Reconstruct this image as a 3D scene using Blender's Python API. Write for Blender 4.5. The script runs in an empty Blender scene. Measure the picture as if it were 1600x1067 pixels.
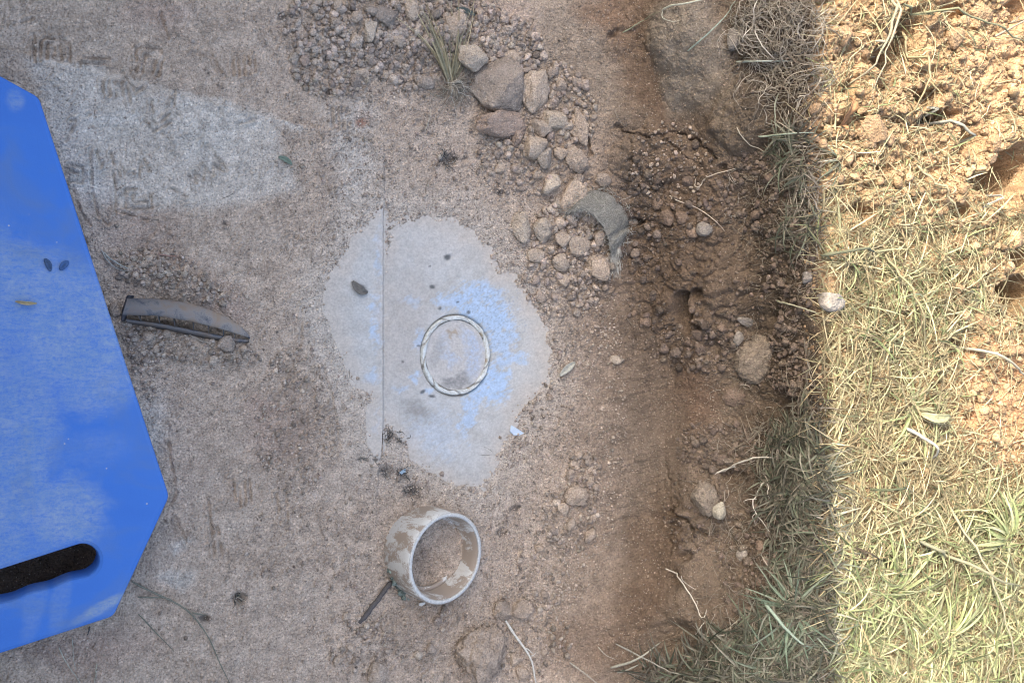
import bpy, bmesh, math, random
import numpy as np
from mathutils import Vector, Matrix

rad = math.radians
scene = bpy.context.scene
COL = scene.collection

# ------------------------------------------------------------------ camera
TILT = rad(28.0); CAM_H = 1.20; LENS = 33.0
F_PX = LENS / 36.0 * 1600.0
CAM = np.array([0.0, 0.0, CAM_H])
RV = np.array([math.cos(TILT), 0, math.sin(TILT)])
UV = np.array([0.0, 1.0, 0.0])
FV = np.array([math.sin(TILT), 0, -math.cos(TILT)])
cam_d = bpy.data.cameras.new('camera'); cam_d.lens = LENS; cam_d.sensor_width = 36.0
cam_d.clip_start = 0.01; cam_d.clip_end = 200.0
cam = bpy.data.objects.new('camera', cam_d); COL.objects.link(cam)
cam.matrix_world = Matrix(((RV[0], 0, -FV[0], 0), (0, 1, 0, 0), (RV[2], 0, -FV[2], CAM_H), (0, 0, 0, 1)))
scene.camera = cam

# ------------------------------------------------------------------ light
SUN_EL = rad(31.0)
SUN_AZ = np.array([-0.86, 0.51]); SUN_AZ /= np.linalg.norm(SUN_AZ)      # horizontal direction towards the sun
SDIR = np.array([SUN_AZ[0] * math.cos(SUN_EL), SUN_AZ[1] * math.cos(SUN_EL), math.sin(SUN_EL)])
world = bpy.data.worlds.new('World'); scene.world = world; world.use_nodes = True
wn = world.node_tree; wn.nodes.clear()
sky = wn.nodes.new('ShaderNodeTexSky'); sky.sky_type = 'NISHITA'; sky.sun_disc = False
sky.sun_elevation = SUN_EL; sky.sun_rotation = math.atan2(SUN_AZ[0], SUN_AZ[1])
sky.dust_density = 6.0; sky.air_density = 1.0; sky.ozone_density = 0.3
bg = wn.nodes.new('ShaderNodeBackground'); bg.inputs['Strength'].default_value = 0.15
wo = wn.nodes.new('ShaderNodeOutputWorld')
wn.links.new(sky.outputs[0], bg.inputs['Color']); wn.links.new(bg.outputs[0], wo.inputs['Surface'])
sun_d = bpy.data.lights.new('sun', 'SUN'); sun_d.energy = 2.0; sun_d.angle = rad(0.3); sun_d.color = (1.0, 0.93, 0.80)
sun = bpy.data.objects.new('sun', sun_d); COL.objects.link(sun)
sun.rotation_euler = Vector(SDIR).to_track_quat('Z', 'Y').to_euler(); sun.location = (-2, 2, 4)
scene.view_settings.view_transform = 'Standard'; scene.view_settings.look = 'None'
scene.view_settings.exposure = 2.08; scene.view_settings.gamma = 1.0
scene.view_settings.use_curve_mapping = False
scene.render.engine = 'CYCLES'; scene.cycles.use_denoising = True
scene.cycles.filter_width = 1.0; scene.cycles.max_bounces = 6; scene.cycles.diffuse_bounces = 4

rng = np.random.default_rng(7); random.seed(7)

# ------------------------------------------------------------------ projection helpers
def ray(u, v):
    a = (np.asarray(u, float) - 800.0) / F_PX; b = (533.5 - np.asarray(v, float)) / F_PX
    return a[..., None] * RV + b[..., None] * UV + FV
def P(u, v, z=0.0):
    d = ray(u, v); t = (np.asarray(z) - CAM_H) / d[..., 2]
    return CAM + d * t[..., None]
def pxm(p):                                   # metres per photo pixel at a point
    return float(np.dot(np.asarray(p) - CAM, FV)) / F_PX

# ------------------------------------------------------------------ noise
_perm = rng.permutation(256)
def _h(ix, iy, s=0):
    return _perm[(_perm[(ix + s * 17) & 255] + iy + s * 31) & 255]
_ga = rng.uniform(0, 2 * np.pi, 256)
_gx, _gy = np.cos(_ga), np.sin(_ga)
def perlin(x, y, s=0):
    ix = np.floor(x).astype(int); iy = np.floor(y).astype(int); fx = x - ix; fy = y - iy
    sx = fx * fx * fx * (fx * (fx * 6 - 15) + 10); sy = fy * fy * fy * (fy * (fy * 6 - 15) + 10)
    def g(dx, dy):
        h = _h(ix + dx, iy + dy, s); return _gx[h] * (fx - dx) + _gy[h] * (fy - dy)
    a = g(0, 0); b = g(1, 0); c = g(0, 1); d = g(1, 1)
    return (a + (b - a) * sx + (c - a) * sy + (a - b - c + d) * sx * sy) * 1.5
def fbm(x, y, o=4, s=0, g=0.5):
    r = 0; a = 1.0; t = 0
    for i in range(o):
        r = r + a * perlin(x * 2 ** i + 13.7 * i, y * 2 ** i - 7.3 * i, s + i); t += a; a *= g
    return r / t
_jx = rng.random(256); _jy = rng.random(256); _jr = rng.random(256)
def voro(x, y, s=0):
    ix = np.floor(x).astype(int); iy = np.floor(y).astype(int)
    f1 = np.full(x.shape, 9.0); f2 = np.full(x.shape, 9.0); cid = np.zeros(x.shape)
    for dx in (-1, 0, 1):
        for dy in (-1, 0, 1):
            h = _h(ix + dx, iy + dy, s)
            d = np.hypot(ix + dx + _jx[h] - x, iy + dy + _jy[h] - y)
            near = d < f1
            f2 = np.where(near, f1, np.minimum(f2, d)); cid = np.where(near, _jr[h], cid); f1 = np.where(near, d, f1)
    return f1, f2, cid
def pebbles(x, y, s, prob, rmax=0.5):          # half-sunk round grains, height in cell units
    f1, f2, c = voro(x, y, s)
    r = np.where(c < prob, rmax * (0.45 + 0.55 * c / max(prob, 1e-3)), 0.0)
    return np.sqrt(np.maximum(0, r * r - f1 * f1)), c
def clods(x, y, s):                            # lumps parted by creases
    f1, f2, c = voro(x, y, s)
    e = f2 - f1
    return np.minimum(e * 1.6, 0.5) ** 0.6 * (0.5 + 0.8 * c)
def sm(e0, e1, x):
    t = np.clip((x - e0) / (e1 - e0), 0, 1); return t * t * (3 - 2 * t)   # also for e0 > e1
def ell(u, v, u0, v0, ru, rv, ang=0.0, soft=0.5):   # 1 inside an ellipse, soft edge
    c, s_ = math.cos(rad(ang)), math.sin(rad(ang)); du = u - u0; dv = v - v0
    r = np.hypot((du * c + dv * s_) / ru, (-du * s_ + dv * c) / rv)
    return 1 - sm(1 - soft, 1 + soft * 0.6, r)
def dome(u, v, u0, v0, ru, rv, ang=0.0):
    c, s_ = math.cos(rad(ang)), math.sin(rad(ang)); du = u - u0; dv = v - v0
    r2 = ((du * c + dv * s_) / ru) ** 2 + ((-du * s_ + dv * c) / rv) ** 2
    return np.sqrt(np.maximum(0, 1 - r2))
def poly_sd(u, v, pts):                        # signed distance to polygon, + inside
    pts = np.asarray(pts, float); n = len(pts)
    d = np.full(u.shape, 1e9); ins = np.zeros(u.shape, bool)
    for i in range(n):
        a = pts[i]; b = pts[(i + 1) % n]; e = b - a
        t = np.clip(((u - a[0]) * e[0] + (v - a[1]) * e[1]) / (e @ e), 0, 1)
        d = np.minimum(d, np.hypot(u - a[0] - t * e[0], v - a[1] - t * e[1]))
        cr = ((a[1] > v) != (b[1] > v)) & (u < (b[0] - a[0]) * (v - a[1]) / (b[1] - a[1] + 1e-9) + a[0])
        ins ^= cr
    return np.where(ins, d, -d)
def line_d(u, v, pts):
    d = np.full(u.shape, 1e9)
    for a, b in zip(pts[:-1], pts[1:]):
        a = np.asarray(a, float); b = np.asarray(b, float); e = b - a
        t = np.clip(((u - a[0]) * e[0] + (v - a[1]) * e[1]) / (e @ e + 1e-9), 0, 1)
        d = np.minimum(d, np.hypot(u - a[0] - t * e[0], v - a[1] - t * e[1]))
    return d

# ------------------------------------------------------------------ object helpers
def tag(o, label=None, cat=None, group=None, kind=None):
    if label: o['label'] = label
    if cat: o['category'] = cat
    if group: o['group'] = group
    if kind: o['kind'] = kind
    return o
def mesh_np(name, verts, faces, col=None, smooth=True):
    verts = np.ascontiguousarray(verts, dtype=np.float32); faces = np.ascontiguousarray(faces, dtype=np.int32)
    me = bpy.data.meshes.new(name); k = faces.shape[1]
    me.vertices.add(len(verts)); me.vertices.foreach_set('co', verts.ravel())
    me.loops.add(faces.size); me.loops.foreach_set('vertex_index', faces.ravel())
    me.polygons.add(len(faces)); me.polygons.foreach_set('loop_start', np.arange(0, faces.size, k, dtype=np.int32))
    me.update(calc_edges=True)
    if col is not None:
        at = me.color_attributes.new('Col', 'FLOAT_COLOR', 'POINT')
        c4 = np.ones((len(verts), 4), np.float32); c4[:, :3] = col
        at.data.foreach_set('color', c4.ravel())
    if smooth: me.polygons.foreach_set('use_smooth', np.ones(len(faces), bool))
    return me
def link(name, me, mat=None, parent=None, loc=None):
    if mat is not None and len(me.materials) == 0: me.materials.append(mat)
    o = bpy.data.objects.new(name, me); COL.objects.link(o)
    if parent is not None: o.parent = parent
    if loc is not None: o.location = loc
    return o
def empty(name, loc):
    o = bpy.data.objects.new(name, None); COL.objects.link(o); o.location = loc; o.empty_display_size = 0.02
    bpy.context.view_layer.update(); return o
def recenter(me, c):
    me.transform(Matrix.Translation(-Vector(c))); return me
def thing_mesh(name, me, mat, label, cat, group=None, kind=None):
    """one-mesh thing whose origin sits at its base"""
    n = len(me.vertices); co = np.empty(n * 3, np.float32); me.vertices.foreach_get('co', co); co = co.reshape(-1, 3)
    c = np.array([co[:, 0].mean(), co[:, 1].mean(), co[:, 2].min()])
    recenter(me, c); o = link(name, me, mat, None, Vector([float(q) for q in c]))
    return tag(o, label, cat, group, kind)

# ------------------------------------------------------------------ materials
def new_mat(name):
    m = bpy.data.materials.new(name); m.use_nodes = True
    nt = m.node_tree; nt.nodes.clear()
    out = nt.nodes.new('ShaderNodeOutputMaterial'); b = nt.nodes.new('ShaderNodeBsdfPrincipled')
    nt.links.new(b.outputs[0], out.inputs[0]); return m, nt, b
def N(nt, t, **kw):
    n = nt.nodes.new(t)
    for k, v in kw.items():
        if k in n.inputs: n.inputs[k].default_value = v
        else: setattr(n, k, v)
    return n
def mixc(nt, fac, a, b, mode='MIX'):
    n = nt.nodes.new('ShaderNodeMix'); n.data_type = 'RGBA'; n.blend_type = mode
    for s, v in ((n.inputs[0], fac), (n.inputs[6], a), (n.inputs[7], b)):
        if hasattr(v, 'is_output') or isinstance(v, bpy.types.NodeSocket): nt.links.new(v, s)
        elif isinstance(v, tuple): s.default_value = (*v, 1.0) if len(v) == 3 else v
        else: s.default_value = v
    return n.outputs[2]
def ramp(nt, src, stops):
    r = nt.nodes.new('ShaderNodeValToRGB'); nt.links.new(src, r.inputs[0])
    el = r.color_ramp.elements
    while len(el) < len(stops): el.new(0.5)
    for e, (p, c) in zip(el, stops):
        e.position = p; e.color = (c, c, c, 1) if isinstance(c, (int, float)) else (*c, 1)
    return r.outputs[0]
def pos(nt, kind='Position'):
    if kind == 'Position': return nt.nodes.new('ShaderNodeNewGeometry').outputs['Position']
    return nt.nodes.new('ShaderNodeTexCoord').outputs['Object']
def noise(nt, vec, scale, detail=3.0, rough=0.55, dist=0.0):
    n = N(nt, 'ShaderNodeTexNoise', Scale=scale, Detail=detail, Roughness=rough, Distortion=dist)
    nt.links.new(vec, n.inputs['Vector']); return n.outputs['Fac']
def bump(nt, b, height, strength=0.5, dist=0.001, prev=None):
    bp = N(nt, 'ShaderNodeBump', Strength=strength, Distance=dist); nt.links.new(height, bp.inputs['Height'])
    if prev is not None: nt.links.new(prev, bp.inputs['Normal'])
    nt.links.new(bp.outputs[0], b.inputs['Normal']); return bp.outputs[0]

def soil_mat(name, speck=0.5, grain=1.0, kind='Position', tint=None):
    kind = 'Position'
    m, nt, b = new_mat(name)
    at = N(nt, 'ShaderNodeVertexColor', layer_name='Col') if tint is None else None
    base = at.outputs[0] if at else None
    p = pos(nt, kind)
    if base is None:
        rgb = nt.nodes.new('ShaderNodeRGB'); rgb.outputs[0].default_value = (*tint, 1); base = rgb.outputs[0]
        oi = nt.nodes.new('ShaderNodeObjectInfo')
        base = mixc(nt, 1.0, base, ramp(nt, oi.outputs['Random'], [(0.0, (0.74, 0.74, 0.75)), (0.5, (1.0, 0.97, 0.93)), (1.0, (1.22, 1.18, 1.12))]), 'MULTIPLY')
    n1 = noise(nt, p, 420, 4, 0.7); n2 = noise(nt, p, 60, 4, 0.6)
    c = mixc(nt, 1.0, base, ramp(nt, n1, [(0.28, 0.62), (0.5, 1.0), (0.72, 1.38)]), 'MULTIPLY')
    c = mixc(nt, 1.0, c, ramp(nt, n2, [(0.3, 0.80), (0.7, 1.2)]), 'MULTIPLY')
    v = N(nt, 'ShaderNodeTexVoronoi', Scale=520.0); nt.links.new(p, v.inputs['Vector'])
    sep = nt.nodes.new('ShaderNodeSeparateColor'); nt.links.new(v.outputs['Color'], sep.inputs[0])
    near = ramp(nt, v.outputs['Distance'], [(0.25, 1.0), (0.42, 0.0)])
    pick = ramp(nt, sep.outputs[0], [(0.93, 0.0), (0.95, 1.0)])
    mul = N(nt, 'ShaderNodeMath', operation='MULTIPLY'); nt.links.new(near, mul.inputs[0]); nt.links.new(pick, mul.inputs[1])
    mul2 = N(nt, 'ShaderNodeMath', operation='MULTIPLY'); nt.links.new(mul.outputs[0], mul2.inputs[0]); mul2.inputs[1].default_value = speck
    c = mixc(nt, mul2.outputs[0], c, (0.72, 0.67, 0.58))
    pick2 = ramp(nt, sep.outputs[1], [(0.90, 0.0), (0.93, 1.0)])
    m3 = N(nt, 'ShaderNodeMath', operation='MULTIPLY'); nt.links.new(near, m3.inputs[0]); nt.links.new(pick2, m3.inputs[1])
    m4 = N(nt, 'ShaderNodeMath', operation='MULTIPLY'); nt.links.new(m3.outputs[0], m4.inputs[0]); m4.inputs[1].default_value = 0.6
    c = mixc(nt, m4.outputs[0], c, (0.05, 0.04, 0.035))
    nt.links.new(c, b.inputs['Base Color']); b.inputs['Roughness'].default_value = 0.95
    b.inputs['Specular IOR Level'].default_value = 0.2
    pb = bump(nt, b, n1, 0.9 * grain, 0.0022)
    pb = bump(nt, b, noise(nt, p, 130, 4, .65), 0.8 * grain, 0.0045, pb)
    vb = N(nt, 'ShaderNodeTexVoronoi', Scale=300.0); nt.links.new(p, vb.inputs['Vector'])
    inv = ramp(nt, vb.outputs['Distance'], [(0.0, 1.0), (0.6, 0.0)])
    bump(nt, b, inv, 0.7 * grain, 0.002, pb)
    return m
M_SOIL = soil_mat('soil')
M_CLOD = soil_mat('clod_soil', 0.35, 0.9, 'Object', (0.44, 0.365, 0.295))
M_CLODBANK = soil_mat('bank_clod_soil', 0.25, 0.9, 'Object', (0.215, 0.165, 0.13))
M_CLODSUN = soil_mat('dry_red_soil', 0.3, 0.9, 'Object', (0.35, 0.24, 0.145))
M_STONE = soil_mat('weathered_stone', 0.5, 0.7, 'Object', (0.42, 0.355, 0.29))
M_PALE = soil_mat('pale_stone', 0.6, 0.8, 'Object', (0.46, 0.40, 0.33))
M_REDST = soil_mat('reddish_stone', 0.6, 0.8, 'Object', (0.38, 0.30, 0.245))
M_GREYST = soil_mat('grey_stone', 0.4, 0.7, 'Object', (0.24, 0.225, 0.205))

def col_mat(name, rough=0.8, nscale=300.0, lo=0.8, hi=1.2, bumpd=0.0, spec=0.3, transl=0.0):
    m, nt, b = new_mat(name); at = N(nt, 'ShaderNodeVertexColor', layer_name='Col')
    p = pos(nt); n1 = noise(nt, p, nscale, 3, 0.6)
    c = mixc(nt, 1.0, at.outputs[0], ramp(nt, n1, [(0.3, lo), (0.7, hi)]), 'MULTIPLY')
    nt.links.new(c, b.inputs['Base Color']); b.inputs['Roughness'].default_value = rough
    b.inputs['Specular IOR Level'].default_value = spec
    if bumpd: bump(nt, b, n1, 0.6, bumpd)
    if transl:
        out = [n for n in nt.nodes if n.type == 'OUTPUT_MATERIAL'][0]
        tr = nt.nodes.new('ShaderNodeBsdfTranslucent'); nt.links.new(c, tr.inputs[0])
        mx = nt.nodes.new('ShaderNodeMixShader'); mx.inputs[0].default_value = transl
        nt.links.new(b.outputs[0], mx.inputs[1]); nt.links.new(tr.outputs[0], mx.inputs[2]); nt.links.new(mx.outputs[0], out.inputs[0])
    return m
M_GRASS = col_mat('grass_blade', 0.65, 260.0, 0.75, 1.25, 0.0, 0.3, 0.25)
M_ROOT = col_mat('dry_root', 0.85, 500.0, 0.75, 1.2, 0.0, 0.2)
M_CONC = col_mat('concrete', 0.85, 350.0, 0.86, 1.12, 0.0007, 0.3)
M_COLP = col_mat('painted_piece', 0.6, 300.0, 0.85, 1.12, 0.0004, 0.35)

def plain_mat(name, c, rough=0.6, nscale=120.0, lo=0.85, hi=1.15, bumpd=0.0005):
    m, nt, b = new_mat(name); p = pos(nt, 'Object'); n1 = noise(nt, p, nscale, 4, 0.6)
    cc = mixc(nt, 1.0, c, ramp(nt, n1, [(0.3, lo), (0.7, hi)]), 'MULTIPLY')
    nt.links.new(cc, b.inputs['Base Color']); b.inputs['Roughness'].default_value = rough
    if bumpd: bump(nt, b, n1, 0.5, bumpd)
    return m

# ------------------------------------------------------------------ ground shape
ROWS = {
    -500: [(-700, 0), (500, 0), (720, .02), (850, .06), (960, .11), (1080, .18), (1200, .23), (1270, .26), (1600, .29), (2300, .34)],
    0: [(-700, 0), (640, 0), (740, .004), (800, .022), (900, .055), (960, .07), (1012, .085), (1042, .13), (1085, .165), (1140, .185), (1200, .222), (1262, .25), (1600, .285), (2300, .34)],
    200: [(-700, 0), (700, 0), (840, .008), (900, .028), (1000, .07), (1080, .105), (1120, .15), (1200, .20), (1262, .25), (1600, .285), (2300, .34)],
    400: [(-700, 0), (800, 0), (900, .006), (960, .018), (1010, .04), (1062, .10), (1110, .125), (1180, .145), (1215, .195), (1268, .25), (1600, .285), (2300, .34)],
    600: [(-700, 0), (800, 0), (880, .004), (980, .02), (1050, .04), (1085, .08), (1130, .105), (1195, .13), (1232, .19), (1285, .25), (1600, .285), (2300, .34)],
    800: [(-700, 0), (820, 0), (900, .010), (980, .024), (1036, .045), (1064, .092), (1140, .12), (1190, .17), (1230, .21), (1290, .25), (1600, .285), (2300, .34)],
    1000: [(-700, 0), (780, 0), (860, .018), (960, .055), (1050, .10), (1120, .165), (1200, .215), (1290, .25), (1600, .285), (2300, .34)],
    1560: [(-700, 0), (700, 0), (840, .04), (960, .10), (1050, .16), (1120, .20), (1200, .235), (1290, .255), (1600, .285), (2300, .34)],
}
LU = np.arange(-700, 2301, 12.0); LV = np.arange(-500, 1581, 12.0)
_rv = sorted(ROWS); _tab = np.array([np.interp(LU, *zip(*ROWS[r])) for r in _rv])
_k = []
LZ = np.empty((len(LV), len(LU)))
for i, v in enumerate(LV):
    j = min(max(np.searchsorted(_rv, v) - 1, 0), len(_rv) - 2); t = np.clip((v - _rv[j]) / (_rv[j + 1] - _rv[j]), 0, 1); t = t * t * (3 - 2 * t)
    LZ[i] = _tab[j] * (1 - t) + _tab[j + 1] * t
def blur(a, n, ax):
    ker = np.exp(-0.5 * (np.arange(-3 * n, 3 * n + 1) / n) ** 2); ker /= ker.sum()
    pad = [(0, 0), (0, 0)]; pad[ax] = (3 * n, 3 * n); b = np.pad(a, pad, mode='edge')
    return np.apply_along_axis(lambda m: np.convolve(m, ker, 'valid'), ax, b)
LZ = blur(blur(LZ, 1, 1), 4, 0) * 1.25
RIMZ = .262 * 1.25
def base_z(u, v):
    u = np.clip(np.asarray(u, float), LU[0], LU[-1] - 1e-3); v = np.clip(np.asarray(v, float), LV[0], LV[-1] - 1e-3)
    a = (u - LU[0]) / 12; b = (v - LV[0]) / 12; i = a.astype(int); j = b.astype(int); fa = a - i; fb = b - j
    return (LZ[j, i] * (1 - fa) + LZ[j, i + 1] * fa) * (1 - fb) + (LZ[j + 1, i] * (1 - fa) + LZ[j + 1, i + 1] * fa) * fb
def base_pn(u, v):
    p = P(u, v, base_z(u, v)); e = 10.0
    du = P(np.asarray(u) + e, v, base_z(np.asarray(u) + e, v)) - P(np.asarray(u) - e, v, base_z(np.asarray(u) - e, v))
    dv = P(u, np.asarray(v) - e, base_z(u, np.asarray(v) - e)) - P(u, np.asarray(v) + e, base_z(u, np.asarray(v) + e))
    n = np.cross(du, dv); n /= np.linalg.norm(n, axis=-1, keepdims=True)
    return p, n

DU = 1.6
gu = np.concatenate([np.arange(-690, -20, 14.0), np.arange(-20, 1625, DU), np.arange(1630, 2290, 16.0)])
gv = np.concatenate([np.arange(-480, -16, 14.0), np.arange(-16, 1083, DU), np.arange(1086, 1560, 14.0)])
U, V = np.meshgrid(gu, gv)
NR, NC = U.shape

# exposed concrete outlines (photo pixels)
PATCH = [(620, 353), (655, 346), (700, 350), (738, 372), (762, 398), (768, 425), (800, 440), (822, 470), (842, 498), (852, 540), (850, 590), (828, 612), (806, 632), (796, 668), (778, 692), (772, 716), (762, 738), (752, 757), (716, 748), (684, 732), (648, 712), (640, 690), (630, 668), (602, 650), (597, 610), (599, 560), (600, 480), (603, 430), (612, 395)]
STRIP = [(598, 335), (599, 612), (578, 606), (556, 592), (546, 560), (530, 522), (514, 480), (520, 440), (540, 415), (560, 375), (588, 345)]
STRIP2 = [(592, 632), (592, 702), (584, 690), (582, 640)]
FOOTING = [(-420, -60), (62, 92), (430, 186), (598, 222), (599, 340), (598, 612), (588, 780), (585, 1300), (-420, 1300)]

def rough_mask(u, v):                       # lumpy, crumbling part of the bank
    m = ell(u, v, 1060, 400, 130, 200, 0, .6)
    m = np.maximum(m, ell(u, v, 1010, 260, 80, 80)); m = np.maximum(m, ell(u, v, 1180, 560, 70, 170, 0, .5))
    m = np.maximum(m, ell(u, v, 1215, 380, 60, 160)); m = np.maximum(m, ell(u, v, 1090, 790, 60, 75))
    m = np.maximum(m, ell(u, v, 1200, 60, 60, 110)); m = np.maximum(m, ell(u, v, 1170, 180, 60, 70) * .6)
    m = np.maximum(m, ell(u, v, 1200, 860, 90, 150) * .7); m = np.maximum(m, ell(u, v, 1090, 1010, 110, 90) * .8)
    m = np.maximum(m, ell(u, v, 990, 60, 60, 60) * .5); m = np.maximum(m, ell(u, v, 930, 400, 90, 110) * .7)
    return m
def rubble_mask(u, v):                      # crumbly heaps on the floor
    m = ell(u, v, 590, 35, 150, 75, 0, .5); m = np.maximum(m, ell(u, v, 540, 110, 70, 60) * .8)
    m = np.maximum(m, ell(u, v, 720, 90, 90, 90)); m = np.maximum(m, ell(u, v, 860, 240, 60, 130, -25))
    m = np.maximum(m, ell(u, v, 900, 380, 70, 80)); m = np.maximum(m, ell(u, v, 270, 430, 110, 26, 20))
    m = np.maximum(m, ell(u, v, 290, 530, 120, 35, 12)); m = np.maximum(m, ell(u, v, 900, 480, 60, 90) * .6)
    m = np.maximum(m, ell(u, v, 890, 800, 45, 60)); m = np.maximum(m, ell(u, v, 690, 980, 110, 60) * .7)
    m = np.maximum(m, ell(u, v, 460, 660, 60, 110) * .6); m = np.maximum(m, ell(u, v, 210, 600, 30, 80) * .6)
    m = np.maximum(m, ell(u, v, 830, 960, 60, 70) * .5); m = np.maximum(m, ell(u, v, 480, 860, 110, 80) * .25)
    m = np.maximum(m, ell(u, v, 250, 385, 70, 40) * .7)
    return m
STROKES = [
    [(140, 235), (143, 300), (153, 338), (168, 352), (180, 338), (179, 290), (172, 240)], [(150, 238), (156, 262), (163, 250)], [(114, 295), (124, 330), (140, 352)],
    [(176, 253), (190, 282), (216, 280), (218, 256)], [(184, 256), (195, 274), (208, 272)], [(194, 298), (195, 326), (236, 326), (232, 296), (196, 296)], [(205, 305), (206, 317), (228, 316)],
    [(52, 55), (54, 98)], [(62, 97), (63, 66), (70, 60), (100, 62), (108, 70), (109, 98)], [(72, 94), (73, 69), (92, 70), (96, 94)], [(82, 90), (84, 76)],
    [(212, 112), (212, 78), (220, 72), (250, 78), (254, 90), (246, 120)], [(222, 114), (226, 86), (242, 90), (237, 114)], [(125, 91), (170, 92)], [(126, 99), (170, 101)], [(122, 88), (124, 104)],
    [(362, 88), (364, 118)], [(370, 88), (373, 120)], [(378, 88), (381, 118)], [(387, 90), (390, 116)], [(395, 92), (397, 112)],
    [(158, 130), (160, 150)], [(168, 130), (170, 152)], [(178, 130), (180, 152)], [(188, 131), (190, 150)],
    [(195, 122), (210, 148), (226, 135)], [(235, 158), (238, 190), (246, 196), (262, 180)], [(224, 190), (238, 207), (264, 193)], [(340, 172), (362, 197), (396, 188)], [(250, 208), (268, 228)],
    [(197, 135), (205, 175)], [(272, 142), (270, 165), (281, 186)], [(215, 235), (232, 268)], [(322, 226), (352, 266)],
    [(294, 276), (305, 287), (301, 270), (316, 281), (317, 262), (331, 275), (331, 257), (347, 268)], [(262, 294), (290, 308)], [(110, 190), (140, 181)], [(102, 222), (118, 190)],
    [(372, 752), (374, 790)], [(380, 750), (382, 788)], [(388, 750), (390, 786)], [(364, 754), (366, 780)], [(324, 780), (330, 832), (334, 868)], [(338, 822), (346, 866)],
    [(518, 170), (520, 200)], [(526, 170), (529, 202)], [(535, 170), (537, 200)], [(543, 172), (545, 200)], [(262, 690), (274, 770), (256, 812)], [(272, 806), (292, 850)],
    [(106, 258), (128, 262), (128, 286), (106, 284)], [(110, 268), (120, 272)], [(20, 40), (50, 30)], [(300, 82), (330, 88), (345, 112)], [(250, 20), (262, 60)], [(182, 330), (230, 345)],
    [(455, 352), (462, 372)], [(470, 480), (468, 540)], [(500, 560), (520, 640), (530, 700)], [(512, 560), (535, 640)], [(430, 770), (436, 815)], [(445, 770), (449, 812)],
]
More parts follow.
